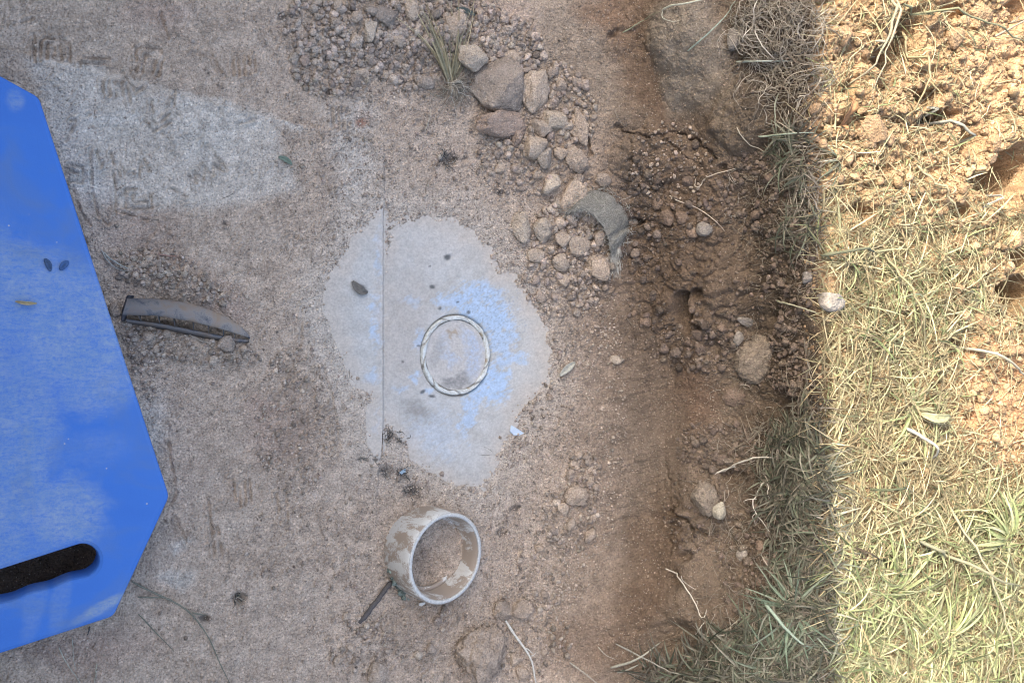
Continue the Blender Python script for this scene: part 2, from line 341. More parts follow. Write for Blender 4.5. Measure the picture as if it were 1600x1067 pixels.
def surf(u, v, fine=True):
    """height above the base sheet, in metres, and the soil colour"""
    S = 0.0009
    x, y = u * S * 1000, v * S * 1000          # millimetre-ish coordinates along the sheet
    wx = u + 14 * fbm(u / 45, v / 45, 3, 3); wy = v + 14 * fbm(u / 45, v / 45, 3, 9)
    rm = rough_mask(wx, wy); rb = rubble_mask(wx, wy)
    edge_u = 1268 + 28 * sm(0, 1067, v) + 6 * fbm(u / 30, v / 30, 2, 21)
    lawn = sm(-12, 12, u - edge_u); bank = sm(880, 980, wx) * (1 - lawn)
    floor = (1 - sm(780, 930, wx))
    h = 0.0035 * fbm(u / 170, v / 170, 3, 1) + 0.0016 * fbm(u / 40, v / 40, 4, 2)
    h += bank * 0.009 * fbm(u / 90, v / 90, 3, 5)
    # grains
    p1, c1 = pebbles(u / 5.2, v / 5.2, 11, 0.40); p2, c2 = pebbles(u / 9.5, v / 9.5, 12, 0.28); p3, c3 = pebbles(u / 3.4, v / 3.4, 14, 0.5)
    gd = sm(-0.25, 0.35, fbm(u / 60, v / 60, 3, 31) + 0.5 * rb)
    h += S * (3.4 * p3 * 1.0 + 5.2 * p1 * 1.15 * gd) * (1 - 0.5 * bank)
    h += S * 9.5 * p2 * 1.0 * gd * (0.35 + rb * 1.0) * (1 - lawn)
    nzz = fbm(u / 24, v / 24, 3, 17)
    p4, c4 = pebbles(wx / 17, wy / 17, 15, 0.55, 0.55)
    h += S * 17 * p4 * 0.5 * rb * sm(-.5, .3, nzz) * (1 - lawn)
    # lumps on the bank
    k1 = clods(wx / 34, wy / 34, 41); k2 = clods(wx / 17, wy / 17, 42); k3 = clods((u + 4 * fbm(u / 14, v / 14, 2, 77)) / 9, (v + 4 * fbm(u / 14, v / 14, 2, 78)) / 9, 43)
    h += rm * S * (11 * (k1 - .4) + 6.0 * (k2 - .4) + 3.2 * (k3 - .4)) * (1 - lawn)
    h += rb * S * (2.5 * (k2 - .4) + 1.8 * (k3 - .4))
    fine_w = bank * (1 - rm)
    h += fine_w * S * 1.6 * fbm(u / 9, v / 9, 4, 51, .65)
    # tool scrapes across the smooth cut, lower part
    sc = ell(u, v, 985, 760, 90, 260, 8, .4)
    h += sc * S * 1.6 * perlin((u * .25 + v * .97) / 5.0, (u * .97 - v * .25) / 70.0, 61)
    sc2 = ell(u, v, 900, 90, 110, 110, 30, .4)
    h += sc2 * S * 1.2 * perlin((u * .6 - v * .8) / 6.0, (u * .8 + v * .6) / 80.0, 62)
    # lawn: clumps, hollows
    l1 = clods(wx / 42, wy / 46, 71); l2 = clods(wx / 19, wy / 19, 72)
    bare = np.maximum.reduce([ell(wx, wy, 1555, 620, 75, 130), ell(wx, wy, 1560, 80, 90, 110), ell(wx, wy, 1288, 175, 16, 36), ell(wx, wy, 1480, 290, 26, 34), ell(wx, wy, 1300, 440, 20, 26), ell(wx, wy, 1320, 100, 40, 40)])
    h += lawn * S * (24 * (l1 - .45) + 12 * (l2 - .45) + 5 * (k3 - .4)) * (1 - .4 * bare) * (1 - .45 * sm(300, 420, v))
    h += lawn * S * 16 * fbm(u / 70, v / 70, 3, 73)
    for (a, b_, ru, rv_, ang, d) in [(1585, 268, 42, 34, -30, .045), (1592, 458, 30, 26, 0, .05), (1392, 90, 26, 24, 20, .03), (1520, 218, 22, 30, 10, .03),
                                     (1450, 150, 28, 14, 0, .02), (1500, 545, 22, 16, 30, .02), (1395, 890, 22, 16, 0, .02), (1328, 145, 8, 18, 10, .02), (1285, 205, 10, 10, 0, .02), (1420, 60, 20, 40, 20, .03), (1560, 300, 50, 20, 30, .03), (1470, 180, 30, 12, -20, .03), (1345, 330, 14, 9, 0, .02), (1600, 400, 20, 20, 0, .03), (1500, 330, 18, 10, 0, .02), (1480, 430, 16, 8, 30, .02), (1390, 560, 14, 8, 0, .018), (1520, 640, 10, 26, 10, .02), (1360, 740, 14, 8, 0, .018),
                                     (1378, 262, 12, 9, 0, .02), (1460, 880, 26, 20, 40, .018), (1490, 20, 16, 16, 0, .02), (1600, 20, 24, 30, 0, .02), (1370, 1050, 14, 10, 0, .02)]:
        h -= 1.9 * d * ell(wx, wy, a, b_, ru, rv_, ang, .35)
    # big forms on the bank
    h += .020 * dome(wx, wy, 1083, 85, 66, 110, -12) ** 1.8 + .003 * ell(wx, wy, 1083, 85, 60, 95) * fbm(u / 12, v / 12, 4, 67, .65)
    h += .024 * dome(wx, wy, 1166, 182, 50, 62, 15) ** 1.5 + .006 * ell(wx, wy, 1166, 182, 45, 55) * fbm(u / 16, v / 16, 4, 66, .6)
    h += .018 * dome(wx, wy, 1020, 250, 70, 45, 0); h += .012 * dome(wx, wy, 1150, 440, 60, 60)
    h += .016 * dome(wx, wy, 1195, 40, 55, 60); h += .012 * dome(wx, wy, 1110, 790, 50, 50)
    for (a, b_, ru, rv_, d) in [(1066, 484, 13, 24, .045), (1090, 462, 12, 12, .02), (1078, 512, 14, 8, .02), (1132, 262, 9, 7, .014), (1240, 300, 24, 20, .016), (912, 312, 12, 9, .02),
                                (988, 348, 16, 8, .02), (1115, 540, 10, 18, .012), (1070, 870, 16, 9, .012), (1050, 905, 10, 16, .01), (1210, 500, 12, 24, .014), (1225, 640, 24, 40, .012),
                                (1055, 1000, 40, 26, .02), (1240, 860, 40, 60, .012), (1140, 745, 22, 14, .012)]:
        h -= d * ell(wx, wy, a, b_, ru, rv_, 0, .5)
    crack = lambda pts, w, d: -d * (1 - sm(w * .3, w, line_d(u + 5 * perlin(u / 11, v / 11, 5), v + 6 * perlin(u / 13, v / 13, 6), pts)))
    h += crack([(960, 196), (985, 210), (1020, 212), (1062, 208), (1090, 222), (1120, 250)], 3.5, .009)
    h += crack([(1048, 800), (1070, 812), (1088, 826), (1104, 834)], 4, .012); h += crack([(985, 245), (1000, 262), (1006, 275)], 3, .006)
    h += crack([(1045, 880), (1048, 760), (1042, 730)], 2.5, .004); h += crack([(908, 205), (916, 222), (922, 240)], 5, .012)
    h += crack([(1045, 220), (1085, 255), (1100, 262)], 3, .006); h += crack([(950, 55), (963, 50)], 4, .008)
    # heaps on the floor
    h += .010 * ell(wx, wy, 600, 40, 150, 60, 0, .8) + .010 * ell(wx, wy, 850, 220, 55, 120, -25, .8) + .010 * ell(wx, wy, 265, 440, 90, 26, 20, .8) + .008 * ell(wx, wy, 290, 528, 110, 34, 12, .8)
    h -= .007 * ell(u, v, 290, 508, 105, 14, 12, .6)
    h += .007 * ell(wx, wy, 895, 790, 40, 60, 0, .8) + .010 * ell(wx, wy, 720, 80, 80, 80, 0, .8) + .006 * ell(wx, wy, 690, 985, 100, 40, 0, .8) + .005 * ell(u, v, 560, 940, 60, 120, 0, .9)
    h += .010 * ell(wx, wy, 915, 390, 60, 70, 0, .8)
    # small dark pits with litter
    for (a, b_, r_) in [(606, 680, 9), (628, 684, 10), (603, 738, 9), (628, 738, 9), (563, 718, 5), (583, 722, 4), (752, 706, 13), (610, 352, 6), (515, 144, 6), (700, 250, 12), (726, 250, 5),
                        (352, 350, 5), (783, 303, 6), (440, 25, 6), (374, 935, 12), (320, 965, 7), (805, 795, 8), (785, 830, 8), (655, 192, 7), (675, 210, 5), (645, 768, 13), (808, 860, 7)]:
        h -= .0055 * ell(u, v, a, b_, r_, r_ * .8, 0, .5) * (r_ / 8)
    # shoe-sole prints pressed in the dust
    for st in STROKES:
        us = [q[0] for q in st]; vs = [q[1] for q in st]
        sel = (u > min(us) - 12) & (u < max(us) + 12) & (v > min(vs) - 12) & (v < max(vs) + 12)
        if not sel.any(): continue
        d = line_d(u[sel] + 1.5 * perlin(u[sel] / 7, v[sel] / 7, 8), v[sel] + 1.5 * perlin(u[sel] / 8, v[sel] / 8, 9), st)
        h[sel] += (-.0030 * (1 - sm(.5, 3.0, d)) + .0018 * np.exp(-((d - 4.8) / 1.8) ** 2)) * sm(-.6, .1, perlin(u[sel] / 16, v[sel] / 16, 88))
    # ground sinks below the foam board and round the coupling
    h -= .045 * ell(u, v, 0, 915, 180, 60, -18, .3)
    h -= .012 * ell(u, v, 665, 885, 32, 38, 0, .6)
    # thin soil over concrete: opens where the slab shows
    e1 = poly_sd(u, v, PATCH) + 14 * fbm(u / 20, v / 20, 5, 91, .65) * 1.6
    e2 = poly_sd(u, v, STRIP) + 6 * fbm(u / 16, v / 16, 4, 92, .6) * 1.6; e3 = poly_sd(u, v, STRIP2) + 2 * fbm(u / 8, v / 8, 3, 93)
    ex = np.maximum.reduce([e1, e2, e3])
    near = sm(-90, -10, ex)
    h = h * (1 - .75 * near) + .0015 * near
    left = (1 - sm(-3, 2, u - (598 - 10 * sm(620, 780, v)))) * sm(300, 345, v) * (1 - sm(700, 790, v))
    left_far = sm(-2, 2, poly_sd(u, v, FOOTING))
    h += .0055 * np.maximum(left * near, left_far * .8 * (1 - sm(740, 900, v)))
    h -= .0085 * sm(-30, 26, ex + 5 * fbm(u / 5, v / 5, 3, 94, .7))
    # colour ----------------------------------------------------------
    c = np.zeros(u.shape + (3,)); c[:] = (.51, .425, .35)
    def paint(m, col, k=1.0):
        m = (m * k)[..., None]; c[:] = c * (1 - m) + np.array(col) * m
    nz = fbm(u / 50, v / 50, 4, 101); nz2 = fbm(u / 14, v / 14, 3, 102)
    wu = u + 30 * fbm(u / 60, v / 60, 3, 103); wv = v + 30 * fbm(u / 60, v / 60, 3, 104)
    paint(sm(-.1, .5, nz), (.455, .375, .305), .6); paint(sm(0, .5, -nz), (.54, .465, .395), .6)
    footd = poly_sd(wu * .25 + u * .75, wv * .12 + v * .88, [(40, 92), (430, 186), (470, 300), (330, 330), (200, 330), (110, 300)])
    paint(sm(-10, 16, footd), (.60, .565, .515), .75)
    for a in [(130, 115, 40, 12, 15), (360, 175, 90, 12, 16), (170, 190, 60, 25, 5), (330, 210, 60, 50, 0), (145, 290, 25, 45, 0), (280, 850, 22, 12, -20), (275, 905, 30, 15, 0), (550, 250, 40, 120, 0), (230, 660, 30, 60, 0), (540, 520, 55, 100, 0)]:
        paint(ell(wu, wv, *a, .8), (.60, .585, .55), .55)
    dg = line_d(u + 3 * nz2, v + 6 * nz2, [(62, 94), (200, 126), (430, 186), (470, 205)]); paint(.8 * np.exp(-(dg / 5.0) ** 2), (.64, .60, .55))
    near_c = sm(-95, 0, ex); paint(near_c, (.54, .495, .44), .75)
    for a in [(230, 375, 60, 45, 0), (270, 420, 60, 30, 20), (250, 20, 60, 30, 0), (560, 190, 12, 10, 0), (440, 670, 60, 60, 0), (410, 640, 20, 20, 0), (730, 25, 100, 30, 0), (120, 1010, 120, 40, 0), (350, 470, 60, 30, 20)]:
        paint(ell(wu, wv, *a, .7), (.42, .315, .265), .5)
    paint(ell(u, v, 565, 192, 10, 8, 0, .6), (.33, .17, .12), .7)
    paint(rb, (.41, .34, .275), .5)
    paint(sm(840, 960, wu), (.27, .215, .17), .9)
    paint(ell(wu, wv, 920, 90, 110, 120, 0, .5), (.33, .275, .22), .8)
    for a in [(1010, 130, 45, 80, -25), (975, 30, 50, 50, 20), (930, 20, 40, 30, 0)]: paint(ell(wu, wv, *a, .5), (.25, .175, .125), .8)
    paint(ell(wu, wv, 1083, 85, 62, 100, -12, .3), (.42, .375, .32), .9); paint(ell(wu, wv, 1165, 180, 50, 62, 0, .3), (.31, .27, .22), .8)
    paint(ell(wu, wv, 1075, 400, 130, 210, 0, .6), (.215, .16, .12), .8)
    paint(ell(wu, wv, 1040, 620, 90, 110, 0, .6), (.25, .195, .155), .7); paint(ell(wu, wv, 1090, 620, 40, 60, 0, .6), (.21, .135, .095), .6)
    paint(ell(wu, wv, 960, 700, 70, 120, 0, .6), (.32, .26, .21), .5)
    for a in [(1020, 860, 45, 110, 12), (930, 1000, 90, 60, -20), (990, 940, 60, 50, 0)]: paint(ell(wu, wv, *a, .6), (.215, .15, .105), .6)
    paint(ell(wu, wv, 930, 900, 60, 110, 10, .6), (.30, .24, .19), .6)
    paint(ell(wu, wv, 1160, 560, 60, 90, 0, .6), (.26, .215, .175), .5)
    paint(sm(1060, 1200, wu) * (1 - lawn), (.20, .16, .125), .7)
    paint(lawn, (.33, .225, .135), 1.0)
    paint(lawn * sm(0, .4, nz2), (.41, .295, .185), .7); paint(lawn * bare, (.43, .29, .175), .8)
    paint(lawn * ell(wu, wv, 1555, 620, 80, 140), (.35, .205, .12), .7)
    paint(lawn * sm(330, 520, v) * (1 - bare), (.14, .105, .06), .8)  # soil under dense grass coloured darker to paint the shaded gaps between blades
    # tone varies at random; round grains keep paler dust
    c *= (1 + .16 * nz2)[..., None]
    nzq = 0; gr = (p1 > .12) & (c1 < .13); c[gr & (lawn < .5)] *= 1.35
    gr2 = (p2 > .2) & (c2 < .08); c[gr2 & (lawn < .5)] *= 1.3
    paint(ell(wu, wv, 0, 915, 190, 75, -18, .4), (.10, .075, .06), .9)  # dark soil colour paints the deep shade seen through the board's slot
    for (a, b_, r_) in [(606, 680, 11), (628, 684, 11), (603, 738, 10), (628, 738, 10), (563, 718, 6), (583, 722, 5), (515, 144, 7), (700, 250, 15), (726, 250, 6), (352, 350, 5), (783, 303, 8), (440, 25, 8), (374, 935, 9), (320, 965, 9), (805, 795, 8), (785, 830, 9), (645, 768, 16), (610, 352, 8)]:
        paint(ell(u + 5 * nz2 * 3, v + 4 * nz * 3, a, b_, r_, r_ * .8, 0, .7), (.085, .08, .075), .75)
    bk = (sm(930, 1010, wu) * (1 - lawn))[..., None]; c *= 1 - bk * np.array([.33, .33, .34]); c *= 1 - ((sm(1130, 1220, wu) * (1 - lawn)) * .42)[..., None]  # bank tone lowered; shade under the rim grass painted into its upper part
    c *= np.array([1.02, .985, .935])
    return h, np.clip(c, .01, .9)

BP, BN = base_pn(U, V)
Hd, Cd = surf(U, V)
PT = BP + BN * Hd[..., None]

def at(u, v, up=0.0):
    """point on the built ground seen at a photo pixel"""
    u = np.asarray(u, float); v = np.asarray(v, float)
    i = np.clip(np.searchsorted(gu, u) - 1, 0, NC - 2); j = np.clip(np.searchsorted(gv, v) - 1, 0, NR - 2)
    fa = ((u - gu[i]) / (gu[i + 1] - gu[i]))[..., None]; fb = ((v - gv[j]) / (gv[j + 1] - gv[j]))[..., None]
    p = (PT[j, i] * (1 - fa) + PT[j, i + 1] * fa) * (1 - fb) + (PT[j + 1, i] * (1 - fa) + PT[j + 1, i + 1] * fa) * fb
    return p + BN[j, i] * np.asarray(up)[..., None] if np.ndim(up) else p + BN[j, i] * up
def nrm(u, v):
    i = np.clip(np.searchsorted(gu, np.asarray(u, float)) - 1, 0, NC - 2); j = np.clip(np.searchsorted(gv, np.asarray(v, float)) - 1, 0, NR - 2)
    return BN[j, i]

idx = np.arange(NR * NC).reshape(NR, NC)
quads = np.stack([idx[1:, :-1], idx[1:, 1:], idx[:-1, 1:], idx[:-1, :-1]], -1)
UC = (U[:-1, :-1] + U[1:, 1:]) / 2; VC = (V[:-1, :-1] + V[1:, 1:]) / 2
toe = np.interp(VC, [-500, 0, 200, 400, 600, 800, 1000, 1560], [700, 780, 870, 930, 910, 880, 840, 800])
edge = 1262 + 28 * sm(0, 1067, VC)
zone = np.where(UC < toe, 0, np.where(UC < edge, 1, 2))
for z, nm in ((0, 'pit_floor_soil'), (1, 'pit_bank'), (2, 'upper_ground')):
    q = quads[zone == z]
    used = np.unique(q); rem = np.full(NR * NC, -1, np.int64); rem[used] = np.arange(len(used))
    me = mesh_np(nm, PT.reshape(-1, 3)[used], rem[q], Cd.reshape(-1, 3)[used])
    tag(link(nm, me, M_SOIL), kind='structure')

# wide ground sheet beyond the modelled pit, out to the horizon
def surround():
    ring = [PT[0, i] for i in range(0, NC, 6)] + [PT[j, -1] for j in range(0, NR, 6)] + [PT[-1, i] for i in range(NC - 1, -1, -6)] + [PT[j, 0] for j in range(NR - 1, -1, -6)]
    ring = np.array(ring); c = ring.mean(0); n = len(ring)
    vs = [ring]; d = ring - c; d[:, 2] = 0; dn = d / np.linalg.norm(d, axis=1, keepdims=True)
    for ext, z in ((.12, .25), (.3, .35), (1.5, .36), (8, .37), (60, .36)):
        r = ring + dn * ext; r[:, 2] = np.where(z >= .34, np.maximum(z, 0), np.maximum(ring[:, 2], z)); vs.append(r)
    V_ = np.concatenate(vs); fs = []
    for k in range(5):
        for i in range(n):
            j = (i + 1) % n; fs.append((k * n + i, (k + 1) * n + i, (k + 1) * n + j, k * n + j))
    me = mesh_np('surrounding_ground', V_, np.array(fs), np.tile(np.array([[.26, .21, .12]]), (len(V_), 1)))
    tag(link('surrounding_ground', me, M_SOIL), kind='structure')
surround()

# ------------------------------------------------------------------ unseen wall added left of view to shade the pit and bounce warm light
def box_mesh(name, x0, x1, y0, y1, z0, z1, bev=0.0):
    bm = bmesh.new(); bmesh.ops.create_cube(bm, size=1)
    for v in bm.verts: v.co = Vector(((x0 + x1) / 2 + v.co.x * (x1 - x0), (y0 + y1) / 2 + v.co.y * (y1 - y0), (z0 + z1) / 2 + v.co.z * (z1 - z0)))
    if bev: bmesh.ops.bevel(bm, geom=bm.edges[:], offset=bev, segments=2, affect='EDGES')
    me = bpy.data.meshes.new(name); bm.to_mesh(me); bm.free(); return me
def build_shade_wall():
    a = P(1276, 0, RIMZ); b = P(1308, 1067, RIMZ)
    d = (b - a) / np.linalg.norm(b - a); d = np.array([d[0], d[1], 0]); d /= np.linalg.norm(d)
    nrm_ = np.array([-d[1], d[0], 0]); nrm_ = nrm_ if nrm_[0] > 0 else -nrm_    # away from the wall, to the pit
    DIST = 1.30                                                           # wall face to shadow edge
    hd = SUN_AZ[0] * nrm_[0] + SUN_AZ[1] * nrm_[1]                        # (negative) run of the sun towards the wall
    hh = DIST / (-hd) * math.tan(SUN_EL) + RIMZ
    M_W = plain_mat('shade_wall_paint', (.62, .55, .46), .85, 40, .9, 1.1, .001)
    M_CAP = plain_mat('shade_wall_cap', (.42, .41, .39), .8)
    root = empty('shade_wall', Vector((0, 0, 0)))
    tag(root, 'unseen pale wall added left of the pit to shade it', 'wall')
    ang = math.atan2(d[1], d[0])
    w = link('wall_face', box_mesh('wall_face', -4.0, 4.0, -.2, 0, -.3, hh - .05), M_W, root)
    c = link('coping', box_mesh('coping', -4.02, 4.02, -.23, .0, hh - .048, hh, .0), M_CAP, root)
    mid = (a + b) / 2 - nrm_ * DIST
    # local +y of the wall points to the pit
    root.matrix_world = Matrix(((d[0], nrm_[0], 0, mid[0]), (d[1], nrm_[1], 0, mid[1]), (0, 0, 1, 0), (0, 0, 0, 1))) if (d[0] * nrm_[1] - d[1] * nrm_[0]) > 0 else Matrix(((-d[0], nrm_[0], 0, mid[0]), (-d[1], nrm_[1], 0, mid[1]), (0, 0, 1, 0), (0, 0, 0, 1)))
build_shade_wall()

# ------------------------------------------------------------------ concrete
def concrete_sheet(name, u0, u1, v0, v1, zoff, label, step=2.0, clip=None, holes=()):
    us = np.arange(u0, u1, step); vs = np.arange(v0, v1, step); uu, vv = np.meshgrid(us, vs)
    if clip is not None: uu = np.where(uu > clip(vv), clip(vv), uu)
    p = P(uu, vv, base_z(uu, vv)); h = zoff + .0006 * fbm(uu / 30, vv / 30, 4, 201) - .0009 * (perlin(uu / 3.2, vv / 3.2, 207) > .55)
    for (a, b, r) in [(562, 452, 7), (700, 404, 5), (706, 400, 4)]: h = h - .001 * ell(uu, vv, a, b, r, r, 0, .5)
    h = h - .012 * ell(uu, vv, 713, 555, 55, 64, 0, .04) if name == 'concrete_patch' else h
    exq = np.maximum(poly_sd(uu, vv, PATCH), poly_sd(uu, vv, STRIP)); exq = np.maximum(exq, poly_sd(uu, vv, STRIP2)); h = h - .014 * sm(-12, -26, exq)
    p = p + np.array([0, 0, 1.]) * h[..., None]
    c = np.zeros(uu.shape + (3,)); c[:] = (.49, .485, .46)
    def paint(m, col): c[:] = c * (1 - m[..., None]) + np.array(col) * m[..., None]
    n1 = fbm(uu / 40, vv / 40, 5, 211, .6); n2 = fbm(uu / 9, vv / 9, 4, 212, .65)
    wu = uu + 16 * fbm(uu / 22, vv / 22, 4, 213, .6); wv = vv + 16 * fbm(uu / 22, vv / 22, 4, 214, .6)
    paint(.7 * sm(-.1, .4, n1), (.42, .40, .365)); paint(.6 * sm(.05, .4, -n1), (.55, .55, .535)); paint(.35 * sm(0, .5, n2), (.40, .37, .33)); paint(.35 * sm(.1, .5, -n2), (.57, .57, .56))
    paint(.5 * ell(wu, wv, 640, 520, 45, 110, 0, .7), (.43, .38, .33)); paint(.55 * ell(wu, wv, 690, 380, 70, 40, 0, .7), (.52, .49, .45))
    streak = perlin((uu * .55 + vv * .83) / 3.0, (uu * .83 - vv * .55) / 18.0, 215)
    pores = sm(.25, .45, perlin(uu / 3.0, vv / 3.0, 216))
    for a, k in [((752, 480, 55, 45, 30, .5), .9), ((785, 520, 30, 45, 0, .5), .85), ((800, 560, 35, 12, -5, .6), .8), ((768, 600, 38, 38, -40, .5), .95), ((735, 640, 18, 50, 10, .6), .75), ((700, 470, 30, 16, 0, .6), .6),
                 ((650, 590, 9, 8, 0, .6), .7), ((625, 607, 12, 9, 0, .6), .5), ((668, 612, 12, 8, 30, .6), .6), ((655, 530, 12, 22, 0, .6), .6), ((585, 500, 14, 55, 0, .8), .7), ((590, 400, 8, 60, 0, .7), .45),
                 ((680, 680, 60, 60, 0, .9), .28), ((580, 590, 18, 18, 0, .8), .5), ((640, 470, 20, 10, 0, .8), .4), ((587, 660, 4, 30, 0, .5), .8)]:
        m = ell(wu, wv, *a); paint(np.clip(m * k * sm(-.25, .2, n2 + .5 * streak + .9 * (m - .65)), 0, 1), (.41, .53, .68))
    m = ell(wu, wv, 770, 500, 60, 70, 20, .5); paint(m * pores * .7, (.30, .345, .40))
    paint(.5 * sm(560, 530, uu) * (n1 * .5 + .7).clip(0, 1), (.47, .42, .36)); paint(.6 * ell(wu, wv, 650, 640, 30, 14, 20, .8), (.25, .235, .21))
    for (a, b, r1, r2, an) in [(661, 612, 5, 3, -30), (675, 619, 6, 2.5, 10), (702, 616, 2, 2, 0), (688, 482, 3, 2.6, 0), (655, 540, 3, 2, 0), (676, 448, 5, 3.5, 0), (733, 488, 3, 3, 0), (563, 452, 9, 6, 30), (700, 402, 6, 5, 0), (630, 565, 2, 2, 0), (672, 416, 2, 2, 0), (716, 472, 2.5, 2, 0)]:
        paint(.9 * ell(uu + 2 * n2, vv, a, b, r1, r2, an, .5), (.10, .105, .105))
    # thin soil film towards the rim
    exd = np.maximum(poly_sd(uu, vv, PATCH), poly_sd(uu, vv, STRIP)); paint(.75 * sm(26, -10, exd + 34 * n1 + 10 * n2), (.50, .445, .38))
    if name == 'concrete_footing': paint(.8 * sm(592, 598, uu + 2 * n2), (.50, .52, .53))
    c *= (1 + .24 * n2)[..., None]
    R, C_ = uu.shape; ii = np.arange(R * C_).reshape(R, C_)
    q = np.stack([ii[1:, :-1], ii[1:, 1:], ii[:-1, 1:], ii[:-1, :-1]], -1).reshape(-1, 4)
    vts = p.reshape(-1, 3); col = c.reshape(-1, 3)
    rim = np.concatenate([ii[0, :], ii[1:, -1], ii[-1, -2::-1], ii[-2:0:-1, 0]]); low = vts[rim] - np.array([0, 0, .055])
    m0 = len(vts); k = len(rim); nx = np.roll(np.arange(k), -1)
    side = np.stack([rim, m0 + np.arange(k), m0 + nx, rim[nx]], -1)
    me = mesh_np(name, np.concatenate([vts, low]), np.concatenate([q, side]), np.concatenate([col, col[rim]]))
    return tag(link(name, me, M_CONC), label, 'concrete')
concrete_sheet('concrete_patch', 598.8, 900, 320, 800, -.0012, 'grey concrete patch with pale blue stains around the cut pipe stub')
concrete_sheet('concrete_footing', 480, 598, 300, 790, .0052, 'narrow pale concrete footing strip with a straight edge left of the pipe stub', 2.0,
               clip=lambda v: 598.0 - 9 * sm(620, 780, v) + .8 * perlin(v / 9, v * 0, 220))

# ------------------------------------------------------------------ tubes, blades
def tube(pts, r, sides=6, col=(.4, .35, .28), caps=True):
    """swept tube with per-point radius; returns verts, quads, colours"""
    pts = np.asarray(pts, float); n = len(pts); r = np.broadcast_to(np.asarray(r, float), (n,))
    t = np.gradient(pts, axis=0); t /= np.linalg.norm(t, axis=1, keepdims=True) + 1e-12
    ref = np.array([.13, .27, .95]); a = np.cross(t, ref); a /= np.linalg.norm(a, axis=1, keepdims=True) + 1e-12; b = np.cross(t, a)
    th = np.linspace(0, 2 * np.pi, sides, endpoint=False)
    v = pts[:, None] + r[:, None, None] * (np.cos(th)[None, :, None] * a[:, None] + np.sin(th)[None, :, None] * b[:, None])
    ii = np.arange(n * sides).reshape(n, sides); nx = np.roll(ii, -1, 1)
    q = np.stack([ii[:-1], nx[:-1], nx[1:], ii[1:]], -1).reshape(-1, 4)
    return v.reshape(-1, 3), q, np.tile(np.asarray(col, float), (n * sides, 1))
def join(parts):
    vs, fs, cs, o = [], [], [], 0
    for v, f, c in parts: vs.append(v); fs.append(f + o); cs.append(c); o += len(v)
    return np.concatenate(vs), np.concatenate(fs), np.concatenate(cs)
def smooth_path(pts, n=14, wob=0.0, seed=0):
    pts = np.asarray(pts, float); d = np.r_[0, np.cumsum(np.linalg.norm(np.diff(pts, axis=0), axis=1))]; d /= d[-1]
    t = np.linspace(0, 1, n); out = np.stack([np.interp(t, d, pts[:, k]) for k in range(pts.shape[1])], 1)
    for _ in range(2): out[1:-1] = .25 * out[:-2] + .5 * out[1:-1] + .25 * out[2:]
    if wob:
        r_ = np.random.default_rng(seed); w = r_.normal(0, wob, out.shape); w[1:-1] = (w[:-2] + w[1:-1] + w[2:]) / 2; out[:, :2] += w[:, :2]
    return out
def blades(base, dirs, nor, L, W, rise, bend, cols, K=5, fold=.25, wp=0.55):
    """many flat tapering leaves in one mesh; arrays over blades"""
    n = len(base); t = np.linspace(0, 1, K + 1)[None, :, None]
    side = np.cross(nor, dirs); side /= np.linalg.norm(side, axis=1, keepdims=True)
    L_ = L[:, None, None]; rs = rise[:, None, None]; bd = bend[:, None, None]
    cen = base[:, None] + dirs[:, None] * L_ * t + nor[:, None] * L_ * rs * (t * (1.0 - .75 * t)) * 1.6 + side[:, None] * L_ * bd * t * t
    roll = rng.uniform(-.9, .9, n)[:, None]
    sd = side * np.cos(roll) + nor * np.sin(roll)
    w = (W[:, None, None] * np.minimum(1, .45 + 2 * t) * np.maximum(1 - t, 0.02) ** wp) * .5
    nn = np.cross(dirs, sd)[:, None]
    A = cen - sd[:, None] * w; B = cen + sd[:, None] * w; M_ = cen - nn * w * fold * 2
    v = np.stack([A, M_, B], 2)                                     # n, K+1, 3, 3
    ii = np.arange(n * (K + 1) * 3).reshape(n, K + 1, 3)
    q = np.stack([ii[:, :-1, :-1], ii[:, :-1, 1:], ii[:, 1:, 1:], ii[:, 1:, :-1]], -1).reshape(-1, 4)
    shade = 1 + .18 * (t[..., 0] - .5)
    c = np.broadcast_to(cols[:, None, None, :], v.shape) * shade[..., None, None]
    return v.reshape(-1, 3), q, c.reshape(-1, 3)
def tangent(n, nrm_, ang):
    e1 = np.cross(nrm_, np.array([0., 1., 0.])); e1 /= np.linalg.norm(e1, axis=1, keepdims=True); e2 = np.cross(nrm_, e1)
    return e1 * np.cos(ang)[:, None] + e2 * np.sin(ang)[:, None]

